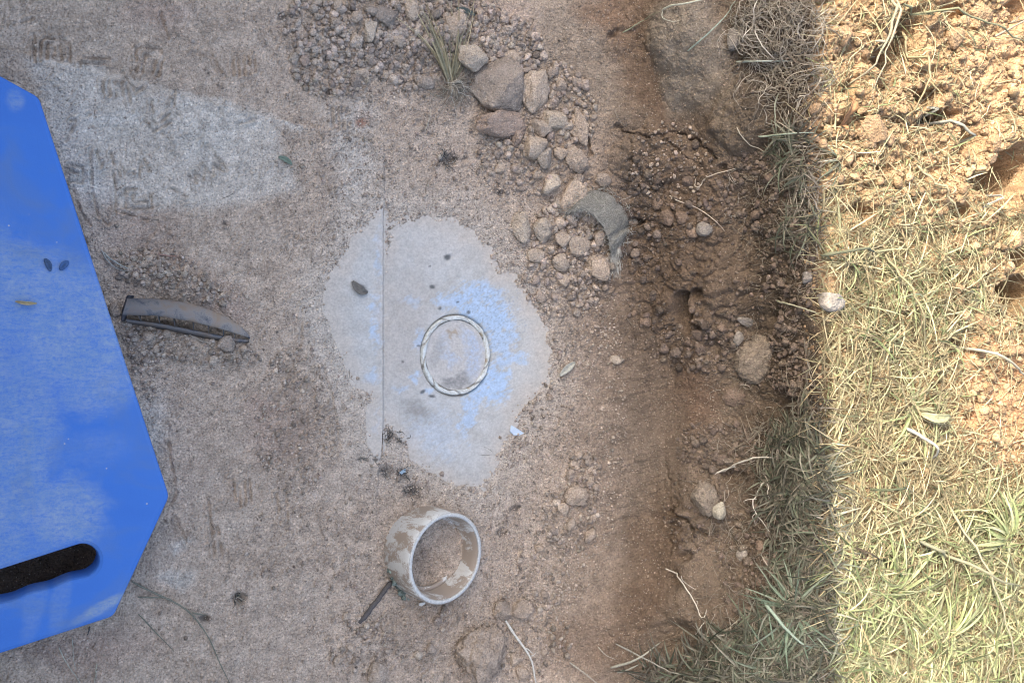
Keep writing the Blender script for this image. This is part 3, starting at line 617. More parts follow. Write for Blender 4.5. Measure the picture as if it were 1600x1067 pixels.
# ------------------------------------------------------------------ stones
def ico(sub):
    bm = bmesh.new(); bmesh.ops.create_icosphere(bm, subdivisions=sub, radius=1)
    v = np.array([q.co[:] for q in bm.verts]); f = np.array([[w.index for w in q.verts] for q in bm.faces]); bm.free(); return v, f
ICO = {s: ico(s) for s in (1, 2, 3, 4, 5)}
def rock_shape(sub, seed, cuts=7, rough=.10, soft=.22, crumb=0.0):
    r_ = np.random.default_rng(seed); v, f = ICO[sub]; v = v.copy()
    for _ in range(cuts):
        n = r_.normal(size=3); n /= np.linalg.norm(n); d = r_.uniform(.55, .85)
        k = v @ n; d = d * (1 if _ % 2 else .82); ov = np.maximum(0, k - d); v -= n * (ov * (1 - soft))[:, None]
    o = r_.uniform(0, 90, 3)
    def n3(s): return (perlin(v[:, 0] * s + o[0], v[:, 1] * s + o[1], 3) + perlin(v[:, 1] * s + o[1], v[:, 2] * s + o[2], 4) + perlin(v[:, 2] * s + o[2], v[:, 0] * s + o[0], 5)) / 1.6
    dsp = rough * (n3(1.3) + .55 * n3(3.1) + .4 * n3(6.7) + .3 * n3(14))
    if crumb:
        f1, f2, c = voro(v[:, 0] * 3 + o[0] + v[:, 2] * 1.7, v[:, 1] * 3 + o[1] - v[:, 2] * 1.3, 6); dsp = dsp + crumb * (np.minimum(f2 - f1, .4) - .2)
    v = v * (1 + dsp)[:, None]
    v /= np.abs(v).max(0); return v, f
def basis(n, ang):
    n = Vector([float(q) for q in n]); x = n.orthogonal().normalized(); x = (Vector((1, 0, 0)) - n * n.x).normalized(); y = n.cross(x)
    c, s = math.cos(ang), math.sin(ang)
    return Matrix((x * c + y * s, y * c - x * s, n)).transposed()
def stone(u, v, w, h, ang, mat, label, name='stone', cat='stone', sub=4, seed=0, thick=.62, sink=.28, cuts=8, rough=.10, crumb=0.0, group=None):
    vv, f = rock_shape(sub, seed, cuts, rough, crumb=crumb); p = at(np.array(u), np.array(v)); n = nrm(u, v)
    s = pxm(p); hx, hy = w * s / 2, h * s / 2; hz = thick * min(hx, hy) * 1.15
    me = mesh_np(name, vv * np.array([hx, hy, hz]) + np.array([0, 0, hz * (1 - 2 * sink)]), f)
    me.materials.append(mat); o = bpy.data.objects.new(name, me); COL.objects.link(o)
    R = basis(n, rad(-ang)).to_4x4(); o.matrix_world = Matrix.Translation(Vector([float(q) for q in p])) @ R
    return tag(o, label, cat, group)

G1 = 'angular stones heaped beside the dead grass tuft'
STONES = [
    (775, 140, 84, 88, -35, M_STONE, 'largest flat-topped grey-brown stone of the heap, right of the dead grass tuft', 11, .55),
    (730, 95, 48, 46, 0, M_PALE, 'pale round stone lying against the right side of the dead grass tuft', 12, .7),
    (831, 148, 46, 72, 5, M_STONE, 'tall tan stone right of the largest flat-topped stone', 13, .6),
    (779, 194, 88, 44, -8, M_REDST, 'reddish wedge-shaped stone tucked under the largest stone', 14, .7),
    (804, 213, 20, 36, 15, M_REDST, 'small upright sliver of stone below the reddish wedge stone', 15, .8),
    (827, 231, 38, 40, 20, M_STONE, 'squarish tan stone below the sliver at the lower end of the heap', 16, .7),
    (847, 249, 26, 34, 10, M_PALE, 'small pale angular stone at the right of the squarish tan stone', 17, .8),
    (842, 204, 38, 28, 30, M_STONE, 'oblong stone between the tall tan stone and the squarish tan stone', 18, .7),
    (863, 188, 42, 30, 15, M_PALE, 'pale block at the right flank of the stone heap', 19, .7),
    (857, 289, 34, 30, -30, M_PALE, 'lone pale chunk between the stone heap and the long pale stone', 20, .7),
    (811, 352, 28, 56, -12, M_PALE, 'long pale stone lying lengthwise above the concrete patch edge', 21, .7),
    (843, 361, 34, 38, 10, M_PALE, 'rough pale stone touching the right side of the long pale stone', 22, .7),
    (876, 373, 30, 24, -30, M_STONE, 'flat brown stone inside the bend of the grey fibre mat', 23, .6),
    (899, 384, 36, 34, 0, M_STONE, 'wide brown clod below the bend of the grey fibre mat', 24, .5),
    (837, 398, 32, 25, -15, M_STONE, 'low stone just below the two paired pale stones', 25, .5),
    (872, 412, 34, 30, 10, M_STONE, 'rounded brown stone left of the broad clod with frayed grass end', 26, .5),
    (932, 420, 40, 44, 0, M_CLOD, 'broad brown clod under the frayed lower end of the fibre mat', 27, .45),
    (890, 305, 46, 52, 20, M_CLOD, 'rounded earth lump at the left tip of the fibre mat', 28, .5),
    (940, 281, 30, 22, 0, M_CLOD, 'small earth lump just above the fibre mat', 29, .6),
    (987, 348, 20, 14, -10, M_CLOD, 'small clod in the dark hollow right of the fibre mat', 30, .7),
    (905, 200, 32, 60, -25, M_CLOD, 'long brown clod leaning against the cut bank right of the heap', 31, .5),
    (900, 250, 36, 46, -15, M_CLOD, 'wedge-shaped brown clod above the fibre mat lump', 32, .5),
    (875, 135, 22, 24, 0, M_CLOD, 'dark clod right of the tall tan stone', 33, .6),
    (798, 95, 30, 26, 20, M_CLOD, 'grey-brown stone above the largest flat-topped stone', 34, .6),
    (700, 45, 42, 46, 30, M_CLOD, 'earthy block behind the upper blades of the dead grass tuft', 35, .5),
    (636, 22, 28, 30, 10, M_STONE, 'upright stone at the top edge left of the dead grass tuft', 36, .6),
    (596, 28, 36, 32, 35, M_STONE, 'pale angular chunk at the top edge in the rubble strip', 37, .6),
    (574, 52, 24, 40, 15, M_PALE, 'narrow pale chunk in the middle of the rubble strip', 38, .6),
    (573, 22, 20, 17, 0, M_STONE, 'small round stone left of the pale angular chunk at the top', 39, .7),
    (618, 70, 20, 20, 0, M_CLOD, 'small stone in the rubble strip above the grass roots', 40, .6),
    (551, 32, 22, 20, 0, M_CLOD, 'squat clod at the left of the narrow pale chunk', 41, .6),
    (520, 42, 18, 26, -20, M_CLOD, 'small oblong clod in the left half of the rubble strip', 42, .6),
    (661, 130, 32, 21, 8, M_STONE, 'flat stone left of the dead grass roots', 43, .6),
    (457, 92, 15, 18, 0, M_PALE, 'lone whitish pebble at the left end of the rubble strip', 44, .7),
    (474, 96, 17, 19, 0, M_REDST, 'small reddish clod beside the lone whitish pebble', 45, .6),
    (742, 1016, 82, 88, 12, M_CLOD, 'largest crumbly clod, below the white pipe coupling', 46, .55),
    (815, 953, 40, 36, 0, M_CLOD, 'rounded clod near the top of the white peeled twig', 47, .6),
    (784, 949, 34, 38, 25, M_CLOD, 'clod left of the white peeled twig tip', 48, .6),
    (589, 1050, 34, 34, 20, M_STONE, 'smooth brown stone at the bottom edge of the picture', 49, .6),
    (652, 1021, 17, 16, 0, M_PALE, 'pale pebble left of the largest crumbly clod', 50, .7),
    (669, 1011, 15, 19, -25, M_STONE, 'brown oval pebble touching the largest crumbly clod', 51, .7),
    (803, 1028, 26, 20, 0, M_CLOD, 'small clod left of the white peeled twig stem', 52, .6),
    (898, 774, 42, 34, 15, M_CLOD, 'largest clod of the small heap at the foot of the bank', 53, .5),
    (888, 820, 14, 22, 15, M_STONE, 'upright pebble in the small heap at the foot of the bank', 54, .7),
    (842, 856, 16, 14, 0, M_CLOD, 'single clod left below the small heap at the foot of the bank', 55, .7),
    (963, 562, 22, 15, -10, M_PALE, 'pale pebble at the foot of the bank right of the dry leaf', 56, .7),
    (1103, 357, 25, 24, 0, M_GREYST, 'pale round stone stuck in the middle of the upper bank', 57, .6),
    (1290, 470, 52, 32, 12, M_GREYST, 'grey oblong stone at the shadow line on the rim of the pit', 58, .7),
    (1263, 434, 20, 20, 30, M_GREYST, 'small grey stone up and left of the grey oblong rim stone', 59, .7),
    (1153, 60, 30, 38, 20, M_GREYST, 'grey stone held in roots near the top of the bank', 60, .6),
    (1160, 868, 20, 18, 0, M_GREYST, 'small crumbly pale stone in the lower grassy bank', 61, .7),
    (1163, 501, 26, 14, 5, M_GREYST, 'flat pale crumb on top of the root-bound lump', 62, .6),
    (1153, 527, 18, 22, 20, M_GREYST, 'angular crumb at the left of the root-bound lump', 63, .7),
    (1241, 627, 9, 15, 0, M_GREYST, 'larger of two oval pebbles below the rim root tuft', 64, .8),
    (1249, 631, 7, 10, 0, M_GREYST, 'smaller of two oval pebbles below the rim root tuft', 65, .8),
    (352, 537, 30, 26, 10, M_CLOD, 'flat rounded clod in a ring crack below the black fragment end', 66, .35),
    (332, 562, 18, 14, 0, M_STONE, 'small smooth pebble below the black fragment', 67, .6),
    (180, 482, 20, 26, 0, M_CLOD, 'clod between the blue board and the black fragment', 68, .6),
    (1554, 222, 30, 36, 20, M_CLODSUN, 'sunlit upright clod above the deep dark hollow', 69, .8),
    (1578, 240, 26, 14, -35, M_CLODSUN, 'long sunlit clod right of the upright clod by the deep hollow', 70, .8),
    (1515, 128, 24, 20, 10, M_CLODSUN, 'pale sunlit clod in the upper right among dry stalks', 71, .7),
    (1578, 375, 36, 30, 0, M_CLODSUN, 'sunlit clod above the lower dark hollow at the right edge', 72, .6),
    (1360, 205, 60, 44, 0, M_CLODSUN, 'broad crumbly red clod at the upper rim in sun', 73, .45),
    (1540, 500, 54, 26, 20, M_CLODSUN, 'long sunlit clod below the lower dark hollow', 74, .5),
    (1530, 20, 44, 36, 0, M_CLODSUN, 'broad flat sunlit clod at the top right corner', 75, .4),
    (1490, 60, 34, 40, 0, M_CLODSUN, 'pale sunlit clod between dry stalks near the top right', 76, .5),
]
for (u, v, w, h, a, m, lab, sd, th) in STONES:
    big = max(w, h)
    stone(u, v, w * 1.06, h * 1.06, a, m, lab, 'stone' if 'clod' not in lab and 'lump' not in lab else 'clod', 'stone' if 'clod' not in lab and 'lump' not in lab else 'clod',
          5 if big > 60 else (4 if big > 30 else 3), sd, th, .25, 9 if m is not M_CLOD else 5, .12 if m is not M_CLOD else .17, .22 if m in (M_CLOD, M_CLODSUN) else .05)
# root-bound lump and broken clod on the bank
M_LUMP = soil_mat('root_bound_soil', .4, 1.2, 'Object', (.29, .25, .205))
stone(1186, 560, 66, 96, 12, M_LUMP, 'big crumbly root-bound earth lump hanging on the bank below the rim', 'clod', 'clod', 5, 81, .8, .3, 4, .16, .22)
stone(1150, 620, 44, 34, -10, M_CLODBANK, 'crumbling earth lump just below the root-bound lump', 'clod', 'clod', 4, 82, .5, .35, 4, .16, .2)
stone(1098, 780, 46, 56, -10, M_LUMP, 'cracked earth clod holding a pale stone on the lower bank', 'clod', 'clod', 5, 83, .7, .3, 5, .15, .25)
stone(1122, 800, 25, 30, 20, soil_mat('white_limestone', .8, .6, 'Object', (.40, .385, .32)), 'pale angular stone stuck in the cracked clod on the lower bank', 'stone', 'stone', 4, 84, .8, -.2, 9, .05)

# countable rubble: shared shapes, one object per clod
ROCKV = {}
def variants(mat, n=8, sub=2):
    k = (mat.name, sub)
    if k not in ROCKV:
        ms = []
        for i in range(n):
            vv, f = rock_shape(sub, 300 + i * 7 + sub, 6, .13, crumb=.08); me = mesh_np('clod', vv * np.array([1, 1, 1]) + np.array([0, 0, .35]), f)
            me.materials.append(mat); ms.append(me)
        ROCKV[k] = ms
    return ROCKV[k]
TAKEN = [(s[0], s[1], max(s[2], s[3]) / 2) for s in STONES] + [(1186, 560, 45), (1098, 780, 30), (695, 872, 74), (290, 495, 0)]
def in_ell(u, v, e):
    c, s = math.cos(rad(e[4])), math.sin(rad(e[4])); du, dv = u - e[0], v - e[1]
    return ((du * c + dv * s) / e[2]) ** 2 + ((-du * s + dv * c) / e[3]) ** 2
def black_band(u, v): return 185 < u < 398 and 456 + max(0, (u - 260)) * .28 < v < 512 + max(0, u - 260) * .16
def board(u, v): return (u - 265) * .951 - (v - 775) * .311 < 8 and u < 268 and v < 1040 - .38 * u + 10
def scatter(n, ells, smin, smax, mat, label, group, name='clod', power=2.2, gap=.62):
    done = 0; tries = 0; made = []
    while done < n and tries < n * 60:
        tries += 1; e = ells[int(rng.integers(len(ells)))]
        r = math.sqrt(rng.random()); t = rng.random() * 2 * math.pi; x, y = r * math.cos(t) * e[2], r * math.sin(t) * e[3]
        c, s = math.cos(rad(e[4])), math.sin(rad(e[4])); u = e[0] + x * c - y * s; v = e[1] + x * s + y * c
        if not (-15 < u < 1615 and -15 < v < 1082): continue
        if black_band(u, v) or board(u, v): continue
        sz = smin + (smax - smin) * rng.random() ** power
        if any((u - a) ** 2 + (v - b) ** 2 < (gap * (r_ + sz / 2)) ** 2 * 1.35 for a, b, r_ in TAKEN): continue
        TAKEN.append((u, v, sz / 2)); p = at(np.array(u), np.array(v)); nn = nrm(u, v); s_ = pxm(p) * sz / 2
        me = variants(mat, sub=3 if smax > 20 else 2)[int(rng.integers(8))]
        o = bpy.data.objects.new(name, me); COL.objects.link(o)
        sc = Matrix.Diagonal((s_ * rng.uniform(.85, 1.25), s_ * rng.uniform(.75, 1.05), s_ * rng.uniform(.5, .8), 1))
        o.matrix_world = Matrix.Translation(Vector([float(q) for q in p])) @ (Matrix.Rotation(rng.normal(0, .25), 3, 'X') @ basis(nn, rng.random() * 6.28)).to_4x4() @ sc
        tag(o, label, name, group); done += 1; made.append((u, v, sz, o))
_scatter = scatter
def scatter(n, ells, smin, smax, mat, label, group, **kw):
    before = set(o.name for o in COL.objects); _scatter(n, ells, smin, smax, mat, label, group, **kw)
    made = []
    for o in COL.objects:
        if o.name in before: continue
        p = o.matrix_world.translation; w = np.array(p) - CAM; z = w @ FV; made.append((w @ RV / z, -(w @ UV) / z, o.matrix_world.to_scale()[0], o))
    seen = set()                      # a cluster's largest and outermost clods can be pointed at singly
    for word, key in (('largest', lambda m: -m[2]), ('leftmost', lambda m: m[0]), ('rightmost', lambda m: -m[0]), ('topmost', lambda m: m[1]), ('lowest', lambda m: -m[1])):
        m = min(made, key=key)
        if m[3].name not in seen: seen.add(m[3].name); m[3]['label'] = word + ' ' + label
Z_TOP = [(590, 35, 150, 62, 0), (560, 40, 120, 55, 0), (520, 100, 60, 50, 0), (690, 25, 90, 40, 0), (640, 90, 60, 50, 0), (800, 70, 50, 40, 30)]
Z_HEAP = [(860, 250, 50, 130, -20), (890, 160, 35, 60, -20), (800, 250, 50, 50, 0)]
Z_ARC = [(895, 375, 65, 70, 0), (880, 440, 60, 50, 0), (900, 350, 50, 35, 0)]
Z_BLACK = [(270, 435, 100, 22, 18), (290, 535, 110, 30, 12), (215, 540, 35, 40, 0), (240, 420, 60, 30, 0)]
Z_FOOT = [(890, 810, 42, 50, 0), (910, 740, 25, 35, 0)]
Z_BANK = [(1050, 300, 80, 80, 0), (1080, 420, 110, 120, 0), (1000, 330, 40, 80, 0), (1090, 540, 60, 40, 0)]
Z_BOT = [(690, 1000, 120, 60, 0), (830, 1000, 60, 60, 0), (560, 1000, 50, 50, 0), (850, 890, 40, 60, 0)]
Z_MID = [(460, 660, 60, 110, 0), (900, 500, 50, 90, 0), (850, 660, 50, 60, 0), (480, 860, 100, 70, 0), (215, 620, 25, 60, 20)]
Z_RIM = [(1235, 420, 40, 90, 0), (1180, 300, 50, 60, 0), (1230, 560, 30, 60, 0), (1180, 880, 60, 80, 0), (1120, 700, 60, 40, 0)]
Z_LAWN = [(1330, 160, 70, 150, 0), (1540, 120, 70, 130, 0), (1420, 240, 90, 110, 0), (1540, 420, 60, 90, 0), (1560, 620, 50, 120, 0)]
scatter(48, Z_TOP, 9, 26, M_CLOD, 'small grey-brown clod in the rubble strip along the top', 'clods in the top rubble strip')
scatter(30, Z_HEAP, 9, 24, M_CLOD, 'small clod packed round the big angular stones of the heap', 'clods round the big stones')
scatter(28, Z_ARC, 9, 26, M_CLOD, 'small clod lying in the bend below the grey fibre mat', 'clods below the fibre mat')
scatter(28, Z_BLACK, 8, 18, M_CLOD, 'small crumbly clod beside the buried black plastic fragment', 'clods round the black fragment')
scatter(14, Z_FOOT, 10, 26, M_CLOD, 'small clod in the little heap at the foot of the bank', 'clods at the foot of the bank')
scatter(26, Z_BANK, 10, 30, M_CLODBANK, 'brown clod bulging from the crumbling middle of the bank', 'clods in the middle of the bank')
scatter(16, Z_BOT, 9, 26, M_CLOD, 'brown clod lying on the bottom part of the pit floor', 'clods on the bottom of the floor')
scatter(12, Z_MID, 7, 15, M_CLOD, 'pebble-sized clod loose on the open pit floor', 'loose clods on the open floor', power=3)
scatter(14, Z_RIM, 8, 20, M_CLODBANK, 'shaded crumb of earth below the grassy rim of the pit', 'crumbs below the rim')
scatter(32, Z_LAWN, 10, 34, M_CLODSUN, 'sunlit dry red clod between the straw on the upper ground', 'sunlit clods on the upper ground')

# gravel and crumbs nobody could count
def gravel(name, n, ells, smin, smax, col, sub, label, power=2.0):
    vv0 = [rock_shape(sub, 500 + k, 5, .12)[0] for k in range(8)]; f0 = ICO[sub][1]; e_i = rng.integers(len(ells), size=n)
    E = np.array(ells, float)[e_i]; r = np.sqrt(rng.random(n)) ** .9 * 1.08; t = rng.random(n) * 2 * np.pi
    x = r * np.cos(t) * E[:, 2]; y = r * np.sin(t) * E[:, 3]; c, s = np.cos(np.radians(E[:, 4])), np.sin(np.radians(E[:, 4]))
    u = E[:, 0] + x * c - y * s; v = E[:, 1] + x * s + y * c
    ok = (u > -15) & (u < 1615) & (v > -15) & (v < 1082)
    ok &= ~((poly_sd(u, v, PATCH) > -3) | (poly_sd(u, v, STRIP) > -2)) | (rng.random(n) < .10)
    ok &= ~(poly_sd(u, v, [(60, 94), (430, 186), (470, 300), (330, 330), (200, 330), (110, 300)]) > 0) | (rng.random(n) < .25)
    ok &= np.array([not (black_band(a, b) or board(a, b)) for a, b in zip(u, v)]); u, v = u[ok], v[ok]; n = len(u)
    sz = smin + (smax - smin) * rng.random(n) ** power; p = at(u, v); nn = nrm(u, v)
    s_ = ((p - CAM) @ FV) / F_PX * sz / 2
    q = rng.normal(size=(n, 4)); q /= np.linalg.norm(q, axis=1, keepdims=True); w_, a, b, c_ = q.T
    R = np.stack([1 - 2 * (b * b + c_ * c_), 2 * (a * b - c_ * w_), 2 * (a * c_ + b * w_), 2 * (a * b + c_ * w_), 1 - 2 * (a * a + c_ * c_), 2 * (b * c_ - a * w_), 2 * (a * c_ - b * w_), 2 * (b * c_ + a * w_), 1 - 2 * (a * a + b * b)], 1).reshape(n, 3, 3)
    var = np.array(vv0)[rng.integers(8, size=n)] * rng.uniform(.6, 1.1, (n, 1, 3))
    V_ = np.einsum('nij,nkj->nki', R, var) * s_[:, None, None] + (p + nn * (s_ * .35)[:, None])[:, None]
    F = f0[None] + (np.arange(n) * len(vv0[0]))[:, None, None]
    base = np.array(col) * rng.normal(1, .22, (n, 1)).clip(.5, 1.7) * rng.normal(1, .012, (n, 3))
    C_ = np.repeat(base[:, None], len(vv0[0]), 1)
    me = mesh_np(name, V_.reshape(-1, 3), F.reshape(-1, 3), C_.reshape(-1, 3).clip(.02, .9), False); tag(link(name, me, M_SOIL), label, None, None, 'stuff')
allfloor = [(400, 530, 420, 560, 0)] * 1
gravel('floor_pebbles', 1700, [(420, 300, 440, 330, 0), (420, 800, 460, 330, 0), (840, 640, 110, 300, 0), (720, 860, 180, 200, 0), (640, 200, 200, 120, 0), (460, 660, 60, 110, 0)], 3.5, 9, (.48, .40, .325), 1, 'small loose pebbles on the dusty pit floor', 2.5)
gravel('top_rubble', 1250, Z_TOP + Z_TOP + Z_HEAP + Z_ARC, 7, 17, (.46, .38, .31), 2, 'small grey-brown clods filling the rubble along the top of the pit')
gravel('floor_rubble', 420, Z_BLACK + Z_BLACK + Z_FOOT + Z_BOT, 6, 13, (.41, .34, .275), 2, 'small clods filling the heaps on the pit floor')
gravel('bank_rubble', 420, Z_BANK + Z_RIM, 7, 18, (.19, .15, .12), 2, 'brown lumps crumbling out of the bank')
gravel('sunlit_rubble', 420, Z_LAWN, 8, 20, (.34, .235, .14), 2, 'dry red lumps between the straw')
gravel('rubble_grit', 3200, Z_TOP + Z_TOP + Z_HEAP + Z_ARC + [(1050, 250, 60, 60, 0)], 2.5, 9, (.44, .365, .295), 1, 'fine grey-brown rubble along the top of the pit')
gravel('crumbled_soil', 3000, Z_BLACK + Z_FOOT + Z_BOT + Z_MID + Z_ARC, 2.2, 8, (.44, .365, .295), 1, 'fine crumbled soil on the pit floor')
gravel('floor_grit', 24000, [(420, 300, 440, 330, 0), (420, 800, 460, 330, 0), (860, 640, 110, 300, 0), (720, 860, 160, 200, 0), (640, 300, 200, 150, 0)], 1.5, 4.6, (.50, .42, .345), 1, 'pale grit strewn over the pit floor', 2.5)
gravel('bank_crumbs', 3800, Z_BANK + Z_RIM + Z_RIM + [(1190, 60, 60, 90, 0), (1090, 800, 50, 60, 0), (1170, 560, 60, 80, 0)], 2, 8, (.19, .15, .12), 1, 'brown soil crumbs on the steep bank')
gravel('slope_grit', 2600, [(960, 700, 90, 300, 0), (1000, 900, 70, 160, 0), (930, 100, 110, 110, 0), (1080, 90, 60, 90, 0), (1040, 620, 90, 100, 0)], 1.4, 4.2, (.34, .27, .21), 1, 'tiny pale grit pressed in the smooth cut of the bank', 2.5)
gravel('sunlit_crumbs', 4200, Z_LAWN + [(1440, 530, 170, 560, 0), (1300, 500, 40, 500, 0)], 2, 10, (.34, .235, .14), 1, 'dry red soil crumbs in the sun')

# ------------------------------------------------------------------ blue foam kneeling board with a hand slot
def foam_mat():
    m, nt, b = new_mat('blue_foam'); p = pos(nt)
    n_big = noise(nt, p, 9, 5, .62, .6); n_mid = noise(nt, p, 38, 5, .65, .3); n_f = noise(nt, p, 700, 3, .7); n_s = noise(nt, p, 1500, 2, .6)
    total = None
    geo = p
    for (u, v, ru, rv, ang, k) in [(30, 450, 130, 75, 20, .8), (120, 520, 90, 100, 15, .85), (60, 560, 70, 60, 0, .5), (20, 720, 60, 200, 10, .75), (150, 600, 60, 50, -20, .7), (100, 800, 60, 55, 20, .85), (40, 870, 55, 22, -15, .5),
                                   (160, 948, 38, 9, -25, 1.0), (150, 700, 50, 30, 0, .25), (55, 940, 14, 60, 10, .35), (95, 935, 12, 50, 10, .35), (-60, 600, 90, 260, 0, .7), (25, 158, 12, 16, 0, .5), (190, 540, 10, 60, -15, .5)]:
        c = P(np.array(float(u)), np.array(float(v)), PADZ); s = pxm(c)
        mp = N(nt, 'ShaderNodeMapping'); mp.vector_type = 'TEXTURE'
        mp.inputs['Location'].default_value = (float(c[0]), float(c[1]), 0); mp.inputs['Rotation'].default_value = (0, 0, rad(-ang)); mp.inputs['Scale'].default_value = (ru * s, rv * s, 10)
        nt.links.new(geo, mp.inputs['Vector'])
        ln = N(nt, 'ShaderNodeVectorMath', operation='LENGTH'); nt.links.new(mp.outputs[0], ln.inputs[0])
        ad = N(nt, 'ShaderNodeMath', operation='MULTIPLY_ADD'); nt.links.new(n_mid, ad.inputs[0]); ad.inputs[1].default_value = 1.3; nt.links.new(ln.outputs['Value'], ad.inputs[2])
        r = N(nt, 'ShaderNodeMapRange'); r.interpolation_type = 'SMOOTHSTEP'; nt.links.new(ad.outputs[0], r.inputs[0])
        r.inputs[1].default_value = 1.25; r.inputs[2].default_value = 2.05; r.inputs[3].default_value = k; r.inputs[4].default_value = 0
        if total is None: total = r.outputs[0]
        else:
            mx = N(nt, 'ShaderNodeMath', operation='MAXIMUM'); nt.links.new(total, mx.inputs[0]); nt.links.new(r.outputs[0], mx.inputs[1]); total = mx.outputs[0]
    m2 = N(nt, 'ShaderNodeMapping'); m2.inputs['Rotation'].default_value = (0, 0, .5); m2.inputs['Scale'].default_value = (1, 3.5, 1); nt.links.new(p, m2.inputs['Vector'])
    nsm = noise(nt, m2.outputs[0], 60, 6, .72, .8); npt = noise(nt, p, 330, 4, .75)
    smear = mixc(nt, .5, ramp(nt, nsm, [(.36, .15), (.62, 1.)]), ramp(nt, npt, [(.38, .2), (.62, 1.)]))
    dust = N(nt, 'ShaderNodeMath', operation='MULTIPLY'); nt.links.new(total, dust.inputs[0]); nt.links.new(smear, dust.inputs[1])
    base = mixc(nt, ramp(nt, n_big, [(.3, 0.), (.7, 1.)]), (.050, .160, .52), (.062, .195, .58))
    base = mixc(nt, 1.0, base, ramp(nt, n_s, [(.3, .88), (.7, 1.12)]), 'MULTIPLY')
    dcol = mixc(nt, ramp(nt, n_mid, [(.42, 0.), (.62, 1.)]), (.27, .36, .46), (.38, .44, .47))
    d7 = N(nt, 'ShaderNodeMath', operation='MULTIPLY'); nt.links.new(dust.outputs[0], d7.inputs[0]); d7.inputs[1].default_value = .92
    c = mixc(nt, d7.outputs[0], base, dcol)
    g = N(nt, 'ShaderNodeMath', operation='MULTIPLY'); nt.links.new(ramp(nt, n_big, [(.56, 0.), (.74, 1.)]), g.inputs[0]); g.inputs[1].default_value = .45
    c = mixc(nt, g.outputs[0], c, (.15, .19, .25))
    vo = N(nt, 'ShaderNodeTexVoronoi', Scale=260.0); nt.links.new(p, vo.inputs['Vector']); sp = nt.nodes.new('ShaderNodeSeparateColor'); nt.links.new(vo.outputs['Color'], sp.inputs[0])
    a1 = N(nt, 'ShaderNodeMath', operation='MULTIPLY'); nt.links.new(ramp(nt, sp.outputs[0], [(.995, 0.), (.997, 1.)]), a1.inputs[0]); nt.links.new(ramp(nt, vo.outputs['Distance'], [(.12, 1.), (.3, 0.)]), a1.inputs[1])
    c = mixc(nt, a1.outputs[0], c, (.55, .50, .43))
    nt.links.new(c, b.inputs['Base Color']); b.inputs['Roughness'].default_value = .75; b.inputs['Specular IOR Level'].default_value = .25
    bump(nt, b, n_f, .25, .0005, bump(nt, b, n_mid, .25, .0015)); return m
PADZ = .062
def build_board():
    A = np.array([265, 776.]); n = np.array([.951, -.311]); d = np.array([.311, .951]); Wd = 520
    # outline in photo pixels, then laid flat at the height of the board's top
    pts = [A, A - 141 * n + 151 * d, A - (Wd - 141) * n + 151 * d, A - Wd * n, A - Wd * n - 657 * d, A - (Wd - 141) * n - 808 * d, A - 141 * n - 808 * d, A - 657 * d]
    def rounded(pts, r, k=5):
        out = []
        for i in range(len(pts)):
            p0, p1, p2 = pts[i - 1], pts[i], pts[(i + 1) % len(pts)]
            a = p1 + (p0 - p1) / np.linalg.norm(p0 - p1) * r; b = p1 + (p2 - p1) / np.linalg.norm(p2 - p1) * r
            for t in np.linspace(0, 1, k): out.append((1 - t) ** 2 * a + 2 * t * (1 - t) * p1 + t * t * b)
        return out
    out = rounded(pts, 9)
    # hand slot with finger waves on its lower side
    top_r = np.array([122, 851.]); e = np.array([-.952, .306]); q = np.array([.306, .952]); slot = []
    L = 262
    for t in np.linspace(L, 0, 12): slot.append(top_r + e * t)
    for t in np.linspace(-90, 90, 12)[1:-1]: slot.append(top_r + q * 25 + (-e * math.cos(rad(t)) + q * math.sin(rad(t))) * np.array([1, 1]) * 25)
    for t in np.linspace(0, L, 48): slot.append(top_r + q * (50 + 1.3 * math.cos(t / 62 * 2 * math.pi)) + e * t)
    for t in np.linspace(90, 270, 10)[1:-1]: slot.append(top_r + e * L + q * 25 + (-e * math.cos(rad(t)) + q * math.sin(rad(t))) * 25)
    cu = bpy.data.curves.new('board_outline', 'CURVE'); cu.dimensions = '2D'; cu.fill_mode = 'BOTH'
    TH = .046; BV = .0045; cu.extrude = TH / 2 - BV; cu.bevel_depth = BV; cu.bevel_resolution = 1; cu.offset = -BV
    for loop in (out, slot):
        lp = np.array([P(np.array(a[0]), np.array(a[1]), PADZ) for a in loop]); sp = cu.splines.new('POLY'); sp.points.add(len(lp) - 1)
        for i, w in enumerate(lp): sp.points[i].co = (float(w[0]), float(w[1]), 0, 1)
        sp.use_cyclic_u = True
    tmp = bpy.data.objects.new('board_outline', cu); COL.objects.link(tmp); bpy.context.view_layer.update()
    me = bpy.data.meshes.new_from_object(tmp.evaluated_get(bpy.context.evaluated_depsgraph_get())); bpy.data.objects.remove(tmp)
    me.materials.clear(); me.materials.append(foam_mat()); me.name = 'kneeling_board'; me.polygons.foreach_set('use_smooth', np.zeros(len(me.polygons), bool))
    o = bpy.data.objects.new('kneeling_board', me); COL.objects.link(o); o.location = (0, 0, PADZ - TH / 2)
    tag(o, 'dusty blue foam kneeling board with clipped corners and a finger-grip hand slot', 'kneeling board')
build_board()

